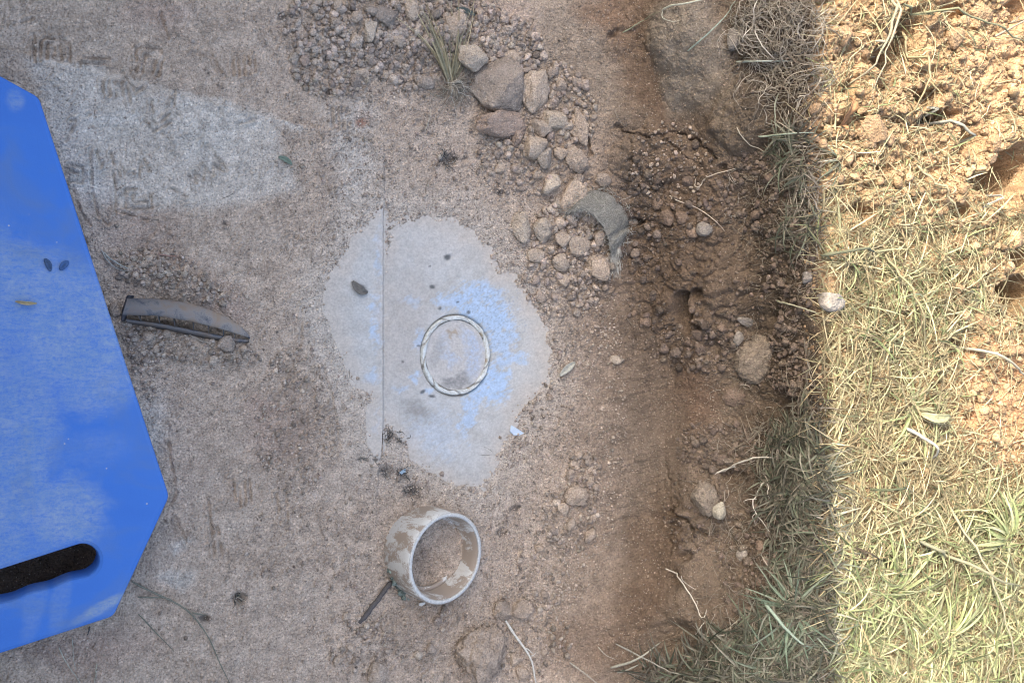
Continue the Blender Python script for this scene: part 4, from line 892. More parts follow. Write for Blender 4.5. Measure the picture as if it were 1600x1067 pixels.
# things lying on the board
def leaf_strip(name, pts, w, col, label, cat, up=.0, mat=None, zs=None, curl=.3, seed=0, n=12, group=None, pointed=True):
    pts = smooth_path(pts, n, 0); t = np.linspace(0, 1, n)
    if zs is not None: c = P(pts[:, 0], pts[:, 1], np.interp(t, np.linspace(0, 1, len(zs)), zs))
    else: c = at(pts[:, 0], pts[:, 1], 0.0) + nrm(pts[:, 0], pts[:, 1]) * (up + .001)
    s = pxm(c[0]); tg = np.gradient(c, axis=0); tg /= np.linalg.norm(tg, axis=1, keepdims=True)
    nn = np.tile(np.array([[0., 0., 1.]]), (n, 1)) if zs is not None else nrm(pts[:, 0], pts[:, 1]); sd = np.cross(nn, tg); sd /= np.linalg.norm(sd, axis=1, keepdims=True)
    ww = w * s / 2 * (np.sin(np.pi * (.06 + .9 * t)) ** .7 if pointed else np.ones(n)); th = np.array([0, 0, .0006])
    r_ = np.random.default_rng(seed); cols = []; rows = []
    for k, f in enumerate((-1, -.5, 0, .5, 1)): rows.append(c + sd * (ww * f)[:, None] + nn * (curl * ww * f * f)[:, None]); cols.append(np.tile(np.array(col) * (1.12 - .2 * (abs(f) < .2)), (n, 1)))
    top = np.stack(rows, 1); bot = top - th; V_ = np.concatenate([top.reshape(-1, 3), bot.reshape(-1, 3)]); ii = np.arange(n * 5).reshape(n, 5)
    q = np.stack([ii[:-1, :-1], ii[:-1, 1:], ii[1:, 1:], ii[1:, :-1]], -1).reshape(-1, 4); q2 = q[:, ::-1] + n * 5
    m = n * 5; sides = [np.stack([ii[:-1, 0], ii[1:, 0], ii[1:, 0] + m, ii[:-1, 0] + m], -1), np.stack([ii[1:, 4], ii[:-1, 4], ii[:-1, 4] + m, ii[1:, 4] + m], -1),
                        np.stack([ii[0, 1:], ii[0, :-1], ii[0, :-1] + m, ii[0, 1:] + m], -1), np.stack([ii[-1, :-1], ii[-1, 1:], ii[-1, 1:] + m, ii[-1, :-1] + m], -1)]
    C_ = np.concatenate([np.concatenate([x[None] for x in cols]).transpose(1, 0, 2).reshape(-1, 3)] * 2)
    me = mesh_np(name, V_, np.concatenate([q, q2] + sides), C_); return thing_mesh(name, me, mat or M_GRASS, label, cat, group)
leaf_strip('straw', [(24, 471), (40, 474), (58, 474)], 6, (.42, .34, .20), 'short yellowish straw lying on the blue board', 'straw', zs=[PADZ + .003, PADZ + .004, PADZ + .003], curl=.8)
leaf_strip('leaf', [(70, 404), (76, 413), (79, 424)], 9, (.06, .11, .22), 'small dark leaf print-like scrap on the blue board, left one of two', 'leaf', zs=[PADZ + .001, PADZ + .0015, PADZ + .001], curl=.2)
leaf_strip('leaf', [(94, 422), (99, 415), (107, 408)], 10, (.06, .13, .30), 'small dark leaf scrap on the blue board, right one of two', 'leaf', zs=[PADZ + .001, PADZ + .0015, PADZ + .001], curl=.2)

# ------------------------------------------------------------------ white plastic pipe coupling
def pvc_mat(name, stain=.5):
    m, nt, b = new_mat(name); p = pos(nt, 'Object')
    mp = N(nt, 'ShaderNodeMapping'); mp.inputs['Scale'].default_value = (1, 1, .55); mp.inputs['Rotation'].default_value = (.5, .3, 0); nt.links.new(p, mp.inputs['Vector'])
    n1 = noise(nt, mp.outputs[0], 38, 6, .62, .5); n2 = noise(nt, p, 380, 3, .7); n3 = noise(nt, p, 14, 3, .5)
    ad = N(nt, 'ShaderNodeMath', operation='MULTIPLY_ADD'); nt.links.new(n2, ad.inputs[0]); ad.inputs[1].default_value = .22; nt.links.new(n1, ad.inputs[2])
    base = mixc(nt, ramp(nt, n3, [(.3, 0.), (.7, 1.)]), (.66, .65, .60), (.56, .57, .56))
    c = mixc(nt, ramp(nt, ad.outputs[0], [(.56, 0.), (.63, stain)]), base, (.30, .23, .17))
    c = mixc(nt, ramp(nt, ad.outputs[0], [(.40, .35), (.50, 0.)]), c, (.36, .31, .25))
    nt.links.new(c, b.inputs['Base Color']); b.inputs['Roughness'].default_value = .45; bump(nt, b, n2, .2, .0004); return m
def lathe(name, prof, seg=96, rag=None):
    n = len(prof); th = np.linspace(0, 2 * np.pi, seg, endpoint=False); r = np.array([a for a, _ in prof]); z = np.array([a for _, a in prof])
    V_ = np.stack([r[None] * np.cos(th)[:, None], r[None] * np.sin(th)[:, None], np.broadcast_to(z, (seg, n))], -1)
    if rag is not None: V_ = rag(V_, th)
    ii = np.arange(seg * n).reshape(seg, n); nx = np.roll(ii, -1, 0); nn = np.roll(ii, -1, 1)
    q = np.stack([ii, nx, np.roll(nx, -1, 1), nn], -1).reshape(-1, 4); return mesh_np(name, V_.reshape(-1, 3), q)
def build_coupling():
    c = P(np.array(697.), np.array(872.), .042); s = pxm(c); R = 71.5 * s; H = .082; w = .0062
    ax = Vector((math.sin(rad(14)), -.06, math.cos(rad(14)))).normalized(); M = Matrix.Translation(Vector([float(q) for q in c]) - ax * H) @ ax.to_track_quat('Z', 'Y').to_matrix().to_4x4()
    root = empty('pipe_coupling', (0, 0, 0)); root.matrix_world = M
    tag(root, 'white plastic pipe coupling smeared with brown mud, half sunk in the soil', 'pipe coupling')
    m1 = pvc_mat('white_plastic', .85)
    prof = [(R - .0006, 0), (R, .001), (R + .0012, H - .012), (R + .001, H - .0012), (R, H), (R - w + .001, H), (R - w - .0004, H - .002), (R - w - .0018, H - .012), (R - w - .003, .042), (R - w - .003, .0), (R - w, 0)]
    def rag(V_, th):
        k = np.array([perlin(th * 6, th * 0 + 3, 31)])[0]; V_[:, 4:7, 2] += (.0007 * k - .0016 * (perlin(th * 9, th * 0 + 9, 32) > .42))[:, None]; V_[:, 4:6, :2] *= (1 + .006 * perlin(th * 14, th * 0, 33))[:, None, None]; return V_
    link('sleeve', lathe('sleeve', prof, 128, rag), m1, root)
    rm = lathe('rim_edge', [(R + .0002, H - .0004), (R - .0008, H + .0012), (R - w + .0016, H + .0012), (R - w + .0004, H - .0004)], 128, lambda V_, th: V_ + np.array([0, 0, 1]) * (.0006 * perlin(th * 11, th * 0, 34))[:, None, None])
    link('rim_edge', rm, plain_mat('scuffed_white_plastic', (.58, .58, .55), .5, 300, .72, 1.12, .0006), root)
    st = lathe('stop_ring', [(R - w - .002, .040), (R - w - .0075, .041), (R - w - .0078, .044), (R - w - .0075, .047), (R - w - .002, .048)]); link('stop_ring', st, m1, root)
    # blue-green cement smear with bits at the foot
    r_ = np.random.default_rng(5); parts = []
    for k in range(46):
        t = r_.random(); u = 606 + 24 * t + r_.normal(0, 3.4); v = 886 + 46 * t + r_.normal(0, 3.5); vv, f = rock_shape(1, 700 + k, 3, .2); q = at(np.array(u), np.array(v)); z = r_.uniform(.0, .012)
        parts.append((vv * r_.uniform(.0015, .0042) + q + np.array([0, 0, z]), f, np.tile(np.array([.27, .33, .29]) * r_.uniform(.45, 1.25), (len(vv), 1))))
    thing_mesh('cement_crumbs', mesh_np('cement_crumbs', *join(parts)), M_SOIL, 'grey-green crumbs of solvent cement stuck at the lower left of the white coupling', 'cement crumbs')
build_coupling()
def tube_thing(name, pts, r, col, label, cat, sides=6, n=18, wob=.6, seed=0, up=.0, arch=0.0, mat=None, zs=None, taper=True, extra=(), group=None):
    """one rod, root or twig laid on the ground; extra = side branches in photo pixels"""
    parts = []
    for j, (pp, rr) in enumerate([(pts, r)] + list(extra)):
        q = smooth_path(pp, n if j == 0 else 9, wob, seed + j); t = np.linspace(0, 1, len(q))
        c = at(q[:, 0], q[:, 1], 0.0) + nrm(q[:, 0], q[:, 1]) * (up + arch * np.sin(np.pi * t))[:, None]
        if zs is not None: c[:, 2] = np.interp(t, np.linspace(0, 1, len(zs)), zs)
        s = pxm(c[0]); c += nrm(q[:, 0], q[:, 1]) * rr * s * .6; rad_ = rr * s * ((1 - .6 * t) if taper else np.ones_like(t)) * (1 + .12 * np.sin(t * 40 + seed))
        rad_[-1] *= .3; rad_[0] *= .6
        parts.append(tube(c, rad_, sides, np.array(col) * np.random.default_rng(seed + j).uniform(.9, 1.1)))
    return thing_mesh(name, mesh_np(name, *join(parts)), mat or M_ROOT, label, cat, group)
tube_thing('stick', [(557, 972), (580, 944), (600, 918), (612, 906)], 4.2, (.115, .105, .10), 'dark round stick end poking out left below the white coupling', 'stick', 8, seed=3, taper=False)

# ------------------------------------------------------------------ pipe stub cut flush with the concrete
def build_stub():
    c = P(np.array(713.), np.array(555.), .0); s = pxm(c); Rx, Ry = 54.5 * s / .93, 62.5 * s
    root = empty('pipe_stub', Vector([float(q) for q in c])); tag(root, 'white plastic pipe stub cut off flush in the concrete, filled with grey mortar', 'pipe stub')
    seg, nr = 260, 9; th = np.linspace(0, 2 * np.pi, seg, endpoint=False); t = np.linspace(0, 1, nr); TH, T = np.meshgrid(th, t, indexing='ij')
    wid = (.0068 + .0022 * perlin(th * 2.2, th * 0, 41))[:, None] / Ry
    # the sheared wall: long slanting flakes
    saw = np.mod(TH * 9 / (2 * np.pi) + .35 * perlin(TH * 1.6, TH * 0, 42) + T * .42, 1.0)
    z = .0006 + .0024 * (1 - saw) * np.sin(np.pi * np.clip(T * 1.02, 0, 1)) ** .4 + .0004 * perlin(TH * 30, T * 5, 43)
    z[:, 0] = -.006; z[:, -1] = -.006
    rr = 1 - wid * T + .014 * perlin(TH * 3.2, TH * 0 + 4, 44) * 1
    V_ = np.stack([Rx * rr * np.cos(TH), Ry * rr * np.sin(TH), z], -1)
    st = perlin(TH * 14 + T * 5.5, T * .9, 45) + .5 * perlin(TH * 50 + T * 14, T * 2, 46)
    C_ = np.zeros(TH.shape + (3,)); C_[:] = (.62, .64, .60)
    for m, col in ((sm(.82, .98, saw), (.17, .15, .125)), (sm(.15, .5, st) * .75, (.40, .385, .34)), (sm(.1, .5, -st) * .45, (.74, .77, .76)), (.8 * sm(.3, .55, perlin(TH * 4, T * 0, 47)) * sm(.4, .9, T), (.36, .28, .17))):
        C_[:] = C_ * (1 - m[..., None]) + np.array(col) * m[..., None]
    ii = np.arange(seg * nr).reshape(seg, nr); nx = np.roll(ii, -1, 0); q = np.stack([ii[:, :-1], nx[:, :-1], nx[:, 1:], ii[:, 1:]], -1).reshape(-1, 4)
    link('rim', mesh_np('rim', V_.reshape(-1, 3), q, C_.reshape(-1, 3)), M_COLP, root)
    # mortar plug
    g = 90; rr = np.linspace(0, 1, 44); TH, T = np.meshgrid(np.linspace(0, 2 * np.pi, g, endpoint=False), rr, indexing='ij'); k = 1 - .0070 / Ry
    X, Y = Rx * k * T * np.cos(TH), Ry * k * T * np.sin(TH); a, b = X / s, -Y / s; n1 = fbm(a / 16, b / 16, 5, 231, .6); n2 = fbm(a / 5, b / 5, 4, 232, .6)
    Z = -.0008 + .0006 * n1 + .0003 * n2 - .0006 * (perlin(a / 4, b / 4, 233) > .5); Cc = np.zeros(X.shape + (3,)); Cc[:] = (.50, .475, .44)
    def paint(m, col): Cc[:] = Cc * (1 - m[..., None]) + np.array(col) * m[..., None]
    wa, wb = a + 9 * n1 * 2, b + 9 * fbm(a / 16, b / 16, 4, 234) * 2
    for e_, kk in (((30, 5, 16, 38, 0, .7), .8), ((-12, 5, 18, 12, 20, .6), .7), ((22, -28, 20, 12, 30, .7), .6), ((-20, -22, 14, 20, 0, .8), .4)): paint(np.clip(kk * ell(wa, wb, *e_) * (.6 + n2), 0, 1), (.38, .47, .61))
    for e_, kk in (((8, 40, 22, 12, -20, .7), .85), ((-14, 46, 16, 9, 30, .6), .8), ((-32, -5, 10, 26, 10, .7), .4), ((6, -38, 10, 5, 0, .5), .0)): paint(np.clip(kk * ell(wa, wb, *e_) * (.7 + n2), 0, 1), (.20, .20, .195))
    paint(.8 * ell(wa, wb, -5, -36, 12, 8, 10, .5), (.36, .28, .19)); Cc *= (1 + .22 * n2)[..., None]
    ii = np.arange(X.size).reshape(X.shape); nx = np.roll(ii, -1, 0); q = np.stack([ii[:, :-1], ii[:, 1:], nx[:, 1:], nx[:, :-1]], -1).reshape(-1, 4)
    link('mortar_plug', mesh_np('mortar_plug', np.stack([X, Y, Z], -1).reshape(-1, 3), q, Cc.reshape(-1, 3).clip(.02, .9)), M_CONC, root)
build_stub()

# ------------------------------------------------------------------ black ribbed plastic fragment
def build_black():
    up_ = [(199, 466), (245, 466), (300, 474), (345, 490), (378, 510), (391, 526)]; lo_ = [(191, 492), (245, 493), (298, 502), (342, 513), (374, 523), (390, 528)]; lp_ = [(200, 505), (246, 513), (298, 524), (340, 532), (372, 536), (389, 535)]
    n = 34; a, b, l = (smooth_path(q, n) for q in (up_, lo_, lp_)); t = np.linspace(0, 1, n); z0 = .026 * (1 - t ** 3) + .003
    z0 = z0 + .009 * (1 - t ** 2); A = P(a[:, 0], a[:, 1], .006 + z0 * .75); B = P(b[:, 0], b[:, 1], .004 + z0); Lw = P(l[:, 0], l[:, 1], .010 + z0 * .12)
    m = pvc_mat('dusty_black_plastic', .9)
    for nd in m.node_tree.nodes:
        pass
    mm, nt, bs = new_mat('black_plastic'); p = pos(nt); n1 = noise(nt, p, 55, 5, .6, .4); n2 = noise(nt, p, 600, 3, .7)
    at_ = N(nt, 'ShaderNodeVertexColor', layer_name='Col'); ad = N(nt, 'ShaderNodeMath', operation='MULTIPLY_ADD'); nt.links.new(n2, ad.inputs[0]); ad.inputs[1].default_value = .3; nt.links.new(n1, ad.inputs[2])
    sepc = nt.nodes.new('ShaderNodeSeparateColor'); nt.links.new(at_.outputs[0], sepc.inputs[0]); pr = N(nt, 'ShaderNodeMath', operation='MULTIPLY'); nt.links.new(sepc.outputs[0], pr.inputs[0]); nt.links.new(ramp(nt, ad.outputs[0], [(.42, .15), (.62, 1.)]), pr.inputs[1])
    cc = mixc(nt, pr.outputs[0], (.022, .034, .055), mixc(nt, ramp(nt, n1, [(.45, 0.), (.65, 1.)]), (.33, .29, .25), (.34, .24, .15))); nt.links.new(cc, bs.inputs['Base Color']); bs.inputs['Roughness'].default_value = .6; bump(nt, bs, n2, .4, .0007)
    root = empty('plastic_fragment', Vector([float(q) for q in A[5]])); bpy.context.view_layer.update(); tag(root, 'curved black ribbed plastic fragment caked with dust, right of the blue board', 'plastic fragment')
    off = np.array(root.location)
    K = 7; rows = []
    for k in range(K):
        f = k / (K - 1); rows.append(A * (1 - f) + B * f + np.array([0, 0, 1]) * (.0035 * np.sin(np.pi * f) * (1 - t ** 4))[:, None])
    T_ = np.stack(rows, 1)
    low = [B + np.array([0, 0, -.0022]), A + np.array([0, 0, -.003])]
    V_ = np.concatenate([T_, np.stack(low, 1)], 1) - off; nn_ = K + 2; ii = np.arange(n * nn_).reshape(n, nn_); nx = np.roll(ii, -1, 1)
    q = np.stack([ii[:-1], nx[:-1], nx[1:], ii[1:]], -1).reshape(-1, 4); dust = np.tile(np.clip(.30 + .65 * t, 0, 1)[:, None, None], (1, nn_, 3)); dust[:, K:] = .1
    link('band', mesh_np('band', V_.reshape(-1, 3), q, dust.reshape(-1, 3)), mm, root)
    def slab(name, p0, p1, th, d):           # thin curved wall between two rails
        w = np.array([.0, .3, 1.]) * 0 + np.array([0, th, 0]); V_ = np.stack([p0, p1, p1 - w, p0 - w], 1) - off; kk = len(p0); ii = np.arange(kk * 4).reshape(kk, 4); nx = np.roll(ii, -1, 1)
        q = np.stack([ii[:-1], nx[:-1], nx[1:], ii[1:]], -1).reshape(-1, 4); q = np.concatenate([q, [[0, 1, 2, 3]], [[ii[-1, 3], ii[-1, 2], ii[-1, 1], ii[-1, 0]]]]); link(name, mesh_np(name, V_.reshape(-1, 3), q, np.full((kk * 4, 3), d), False), mm, root)
    inner = B + (A - B) * .35; inner[:, 2] = Lw[:, 2] - .002
    slab('inner_wall', inner, A * .3 + B * .7 + np.array([0, 0, -.003]), .0015, .05)
    lip0 = Lw.copy(); lip1 = Lw + (B - Lw) * .32; slab('lower_lip', lip0, lip1, -.0022, .45)
    for k in (4, 9, 13, 18, 22, 26, 29):
        p0 = Lw[k] ; p1 = B[k] + np.array([0, 0, -.002]); p2 = A[k] * .35 + B[k] * .65; p2 = p2 + np.array([0, 0, -.003]); p3 = inner[k]
        e = (A[min(k + 1, n - 1)] - A[k]) * .22; V_ = np.array([p0, p1, p2, p3, p0 + e, p1 + e, p2 + e, p3 + e]) - off; q = np.array([[0, 1, 2, 3], [7, 6, 5, 4], [0, 4, 5, 1], [1, 5, 6, 2], [2, 6, 7, 3], [3, 7, 4, 0]]); link('rib', mesh_np('rib', V_, q, np.full((8, 3), .35), False), mm, root)
    fl = [(201, 461), (198, 470), (194, 482), (191, 494), (190, 501)]; f = smooth_path(fl, 9); tt = np.linspace(0, 1, 9)
    F0 = P(f[:, 0], f[:, 1], .036 - .016 * tt); F1 = P(f[:, 0] + 9 - 3 * tt, f[:, 1] + 1, .032 - .016 * tt); F2 = F1 - np.array([0, 0, .02]); F3 = F0 - np.array([0, 0, .022]); V_ = np.stack([F0, F1, F2, F3], 1) - off
    ii = np.arange(36).reshape(9, 4); nx = np.roll(ii, -1, 1); q = np.stack([ii[:-1], nx[:-1], nx[1:], ii[1:]], -1).reshape(-1, 4); q = np.concatenate([q, [[0, 1, 2, 3]], [[35, 34, 33, 32]]]); link('end_flange', mesh_np('end_flange', V_.reshape(-1, 3), q, np.full((36, 3), .18)), mm, root)
build_black()

# ------------------------------------------------------------------ fibrous grey mat curling out of the rubble
def build_mat():
    inn = [(884, 336), (898, 329), (914, 328), (930, 338), (944, 355), (953, 378), (956, 402)]; out_ = [(893, 318), (906, 303), (930, 296), (955, 304), (974, 325), (984, 350), (966, 392)]
    n = 40; a, b = smooth_path(inn, n), smooth_path(out_, n); t = np.linspace(0, 1, n); K = 15; rows = []
    ca = at(a[:, 0], a[:, 1]); cb = at(b[:, 0], b[:, 1])
    lift = .020 * np.sin(np.pi * np.clip(t * .95 + .03, 0, 1)) ** .6
    for k in range(K):
        f = k / (K - 1); uv = a * (1 - f) + b * f; q = ca * (1 - f) + cb * f; h = lift * (1 - f ** 2.2) + .003; w = .0012 * fbm(uv[:, 0] / 8, uv[:, 1] / 8, 3, 71)
        rows.append(P(uv[:, 0], uv[:, 1], q[:, 2] + h + w))
    rows = np.stack(rows, 1); root_loc = rows[n // 2, K // 2].copy(); root_loc[2] -= .02
    root = empty('fibre_mat', Vector([float(x) for x in root_loc])); tag(root, 'grey felted fibre mat curled like an arch with frayed ends in the rubble', 'fibre mat')
    low = rows.copy(); low = low[:, ::-1] - np.array([0, 0, .0035]); V_ = np.concatenate([rows, low], 1) - root_loc; m_ = 2 * K; ii = np.arange(n * m_).reshape(n, m_); nx = np.roll(ii, -1, 1); q = np.stack([ii[:-1], nx[:-1], nx[1:], ii[1:]], -1).reshape(-1, 4)
    uvv = rows.reshape(-1, 3); c = (.29 + .10 * fbm(V_[..., 0] * 160, V_[..., 1] * 160, 4, 72, .65))[..., None] * np.array([1., .98, .90]); c[:, K:] *= .5
    link('felt', mesh_np('felt', V_.reshape(-1, 3), q, c.reshape(-1, 3)), col_mat('felt', .95, 900, .6, 1.35, .001), root)
    r_ = np.random.default_rng(3); parts = []
    for k in range(900):
        i = int(r_.integers(2, n - 2)); j = int(r_.integers(1, K - 1)); p0 = rows[i, j]; L = r_.uniform(.006, .024); an = r_.uniform(0, 6.28); q = [p0]; d = np.array([math.cos(an), math.sin(an), r_.uniform(-.1, .1)])
        for s in range(5): d = d + r_.normal(0, .45, 3) * [1, 1, .3]; d /= np.linalg.norm(d); q.append(q[-1] + d * L / 5)
        q = np.array(q)
        for s in range(6):      # keep hairs on the felt
            dd = np.linalg.norm(rows[..., :2] - q[s, :2], axis=-1); ix = np.unravel_index(dd.argmin(), dd.shape); q[s, 2] = rows[ix][2] + .0008 + r_.uniform(0, .0022) if dd.min() < .004 else q[s, 2]
        parts.append(tube(q - root_loc, .00026, 3, np.array([.46, .45, .40]) * r_.uniform(.55, 1.15)))
    for k in range(150):        # frayed lower and left ends, outer hairs
        if k < 60: u0, v0 = 953 + r_.normal(0, 4), 390; u1, v1 = 955 + r_.normal(2, 7), 422 + r_.normal(0, 9)
        elif k < 95: u0, v0 = 905, 324 + r_.normal(0, 4); u1, v1 = 876 + r_.normal(0, 8), 336 + r_.normal(0, 5)
        else: i = int(r_.integers(3, n - 3)); u0, v0 = b[i]; an = r_.uniform(-2.6, .9); u1, v1 = u0 + 22 * math.cos(an) * r_.random(), v0 + 22 * math.sin(an) * r_.random()
        q = smooth_path([(u0, v0), ((u0 + u1) / 2 + r_.normal(0, 3), (v0 + v1) / 2 + r_.normal(0, 3)), (u1, v1)], 7, .5, k); c3 = at(q[:, 0], q[:, 1]) + np.array([0, 0, 1]) * np.linspace(.012, .001, 7)[:, None]
        parts.append(tube(c3 - root_loc, .00032, 3, np.array([.56, .54, .47]) * r_.uniform(.6, 1.2)))
    h = link('fibres', mesh_np('fibres', *join(parts)), M_ROOT, root); h['kind'] = 'stuff'
build_mat()

# ------------------------------------------------------------------ grass, straw and roots
STRAW = np.array([[.42, .37, .215], [.50, .44, .28], [.33, .275, .165], [.40, .375, .225], [.27, .21, .12]])
PGREEN = np.array([[.33, .35, .185], [.27, .31, .15], [.38, .39, .23], [.20, .24, .11], [.32, .33, .20]])
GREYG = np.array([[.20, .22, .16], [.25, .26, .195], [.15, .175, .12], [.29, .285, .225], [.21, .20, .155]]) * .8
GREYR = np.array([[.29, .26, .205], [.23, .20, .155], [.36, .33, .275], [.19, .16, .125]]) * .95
def grass_field(name, n, fn, L, W, rise, pal, label, K=4, kind='stuff', mat=None, parent=None):
    u, v = fn(n); p = at(u, v); nn = nrm(u, v); n = len(u); s = ((p - CAM) @ FV) / F_PX
    an = rng.uniform(0, 2 * np.pi, n); d = tangent(n, nn, an)
    Ls = rng.uniform(L[0], L[1], n) * (.4 + .6 * rng.random(n)) * s; Ws = rng.uniform(W[0], W[1], n) * s
    col = pal[rng.integers(len(pal), size=n)] * rng.uniform(.32, 1.3, (n, 1))
    me = mesh_np(name, *blades(p + nn * (rng.random(n) * .006)[:, None], d, nn, Ls, Ws, rng.uniform(rise[0], rise[1], n), rng.normal(0, .25, n), col, K))
    if parent is None: return tag(link(name, me, mat or M_GRASS), label, None, None, kind)
def bare_w(u, v):
    b = np.maximum.reduce([ell(u, v, 1555, 620, 70, 120), ell(u, v, 1560, 80, 80, 100), ell(u, v, 1290, 175, 16, 34), ell(u, v, 1480, 290, 22, 30), ell(u, v, 1300, 440, 18, 24), ell(u, v, 1330, 60, 50, 60), ell(u, v, 1520, 220, 60, 80) * .7,
                           ell(u, v, 1585, 460, 50, 60) * .9, ell(u, v, 1350, 210, 40, 50) * .8])
    return b
def lawn_pick(dens):
    def f(n):
        u = rng.uniform(1262, 1640, n * 3); v = rng.uniform(-30, 1100, n * 3); e = 1270 + 30 * v / 1067
        k = (rng.random(n * 3) < dens(u, v) * (1 - .93 * bare_w(u, v))) & (u > e); return u[k][:n], v[k][:n]
    return f
grass_field('dry_grass', 9000, lawn_pick(lambda u, v: (.22 + .78 * sm(230, 420, v)) * sm(-.5, .25, fbm(u / 40, v / 40, 2, 301))), (22, 90), (1.1, 3.2), (.02, .30), STRAW, 'matted dry straw-coloured grass lying in the sun')
grass_field('fine_dry_grass', 12000, lawn_pick(lambda u, v: .25 + .7 * sm(300, 420, v)), (8, 34), (1.0, 2.4), (.05, .5), np.concatenate([STRAW, PGREEN[:2]]), 'short chopped straw and dry stems in the sun', 3)
grass_field('pale_green_grass', 5200, lawn_pick(lambda u, v: .02 + .26 * sm(300, 500, v) * ell(u, v, 1420, 420, 130, 130, 0, .6) + .85 * sm(740, 900, v + (u - 1450) * .3)), (28, 92), (1.7, 4.6), (.05, .45), PGREEN, 'pale green grass growing out of the straw in the sun')
def rim_pick(ells, w=None):
    E = np.array(ells, float); pr = (E[:, 2] * E[:, 3]); pr /= pr.sum()
    def f(n):
        e = E[rng.choice(len(E), n, p=pr)]; r = np.sqrt(rng.random(n)); t = rng.random(n) * 2 * np.pi; x = r * np.cos(t) * e[:, 2]; y = r * np.sin(t) * e[:, 3]; c, s = np.cos(np.radians(e[:, 4])), np.sin(np.radians(e[:, 4]))
        u = e[:, 0] + x * c - y * s; v = e[:, 1] + x * s + y * c; k = (v > -25) & (v < 1095); return u[k], v[k]
    return f
R_LOW = [(1255, 860, 55, 190, 0), (1235, 1010, 75, 80, 0), (1180, 1030, 100, 50, 0), (1080, 1050, 80, 22, 0), (1240, 730, 50, 60, 0)]
R_MID = [(1240, 250, 35, 60, 0), (1255, 330, 30, 70, 0), (1262, 660, 30, 70, 0), (1255, 90, 30, 90, 0), (1215, 700, 50, 40, 0)]
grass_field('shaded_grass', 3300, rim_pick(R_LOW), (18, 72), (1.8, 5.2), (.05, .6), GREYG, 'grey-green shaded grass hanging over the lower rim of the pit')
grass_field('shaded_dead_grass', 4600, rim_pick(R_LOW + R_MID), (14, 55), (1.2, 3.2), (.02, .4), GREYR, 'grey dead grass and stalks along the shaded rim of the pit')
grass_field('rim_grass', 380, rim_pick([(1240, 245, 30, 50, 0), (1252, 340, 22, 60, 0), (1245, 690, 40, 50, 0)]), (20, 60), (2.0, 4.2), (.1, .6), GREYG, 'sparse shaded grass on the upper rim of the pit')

def root_mass(name, n, fn, L, r, pal, label, steps=8, wig=.5, lift=.004, kind='stuff'):
    u, v = fn(n); n = len(u); an = rng.uniform(0, 6.28, n); Ls = rng.uniform(*L, n) / steps; pu, pv = [u], [v]
    for k in range(steps): an = an + rng.normal(0, wig, n); pu.append(pu[-1] + np.cos(an) * Ls); pv.append(pv[-1] + np.sin(an) * Ls)
    uu, vv = np.stack(pu, 1), np.stack(pv, 1); c = at(uu, vv) + nrm(uu, vv) * (lift * rng.random((n, 1)) + .5 * lift * np.sin(np.linspace(0, 3.1, steps + 1)) * rng.random((n, 1)))[..., None]
    s = ((c[:, 0] - CAM) @ FV) / F_PX; parts = []
    for i in range(n): parts.append(tube(c[i], rng.uniform(*r) * s[i] * np.linspace(1, .35, steps + 1), 3, pal[rng.integers(len(pal))] * rng.uniform(.7, 1.25)))
    return tag(link(name, mesh_np(name, *join(parts)), M_ROOT), label, None, None, kind)
root_mass('grass_roots', 420, rim_pick([(1205, 45, 50, 70, 0), (1220, 120, 40, 60, 0), (1225, 20, 50, 30, 0)]), (30, 95), (.4, 1.1), GREYR * 1.15, 'tangled grey roots hanging from the rim at the top of the bank', 9, .55, .012)
root_mass('fine_roots', 700, rim_pick([(1190, 310, 60, 80, 0), (1230, 420, 40, 110, 0), (1180, 600, 60, 90, 0), (1150, 760, 60, 90, 0), (1170, 860, 70, 80, 0), (1130, 990, 90, 70, 0)]), (12, 50), (.3, .7), GREYR, 'fine pale roots and stalks sticking out of the upper bank', 7, .6, .005)
root_mass('straw_fibres', 650, rim_pick([(1430, 200, 170, 200, 0), (1540, 600, 70, 150, 0), (1330, 300, 50, 250, 0)]), (15, 70), (.5, 1.1), STRAW, 'thin straw fibres strewn over the sunlit soil', 6, .25, .006)
root_mass('floor_fibres', 130, rim_pick([(700, 530, 500, 500, 0), (280, 470, 120, 90, 0), (130, 1020, 120, 40, 0)]), (8, 40), (.3, .6), GREYR, 'hair-thin dry fibres scattered on the pit floor', 6, .35, .001)

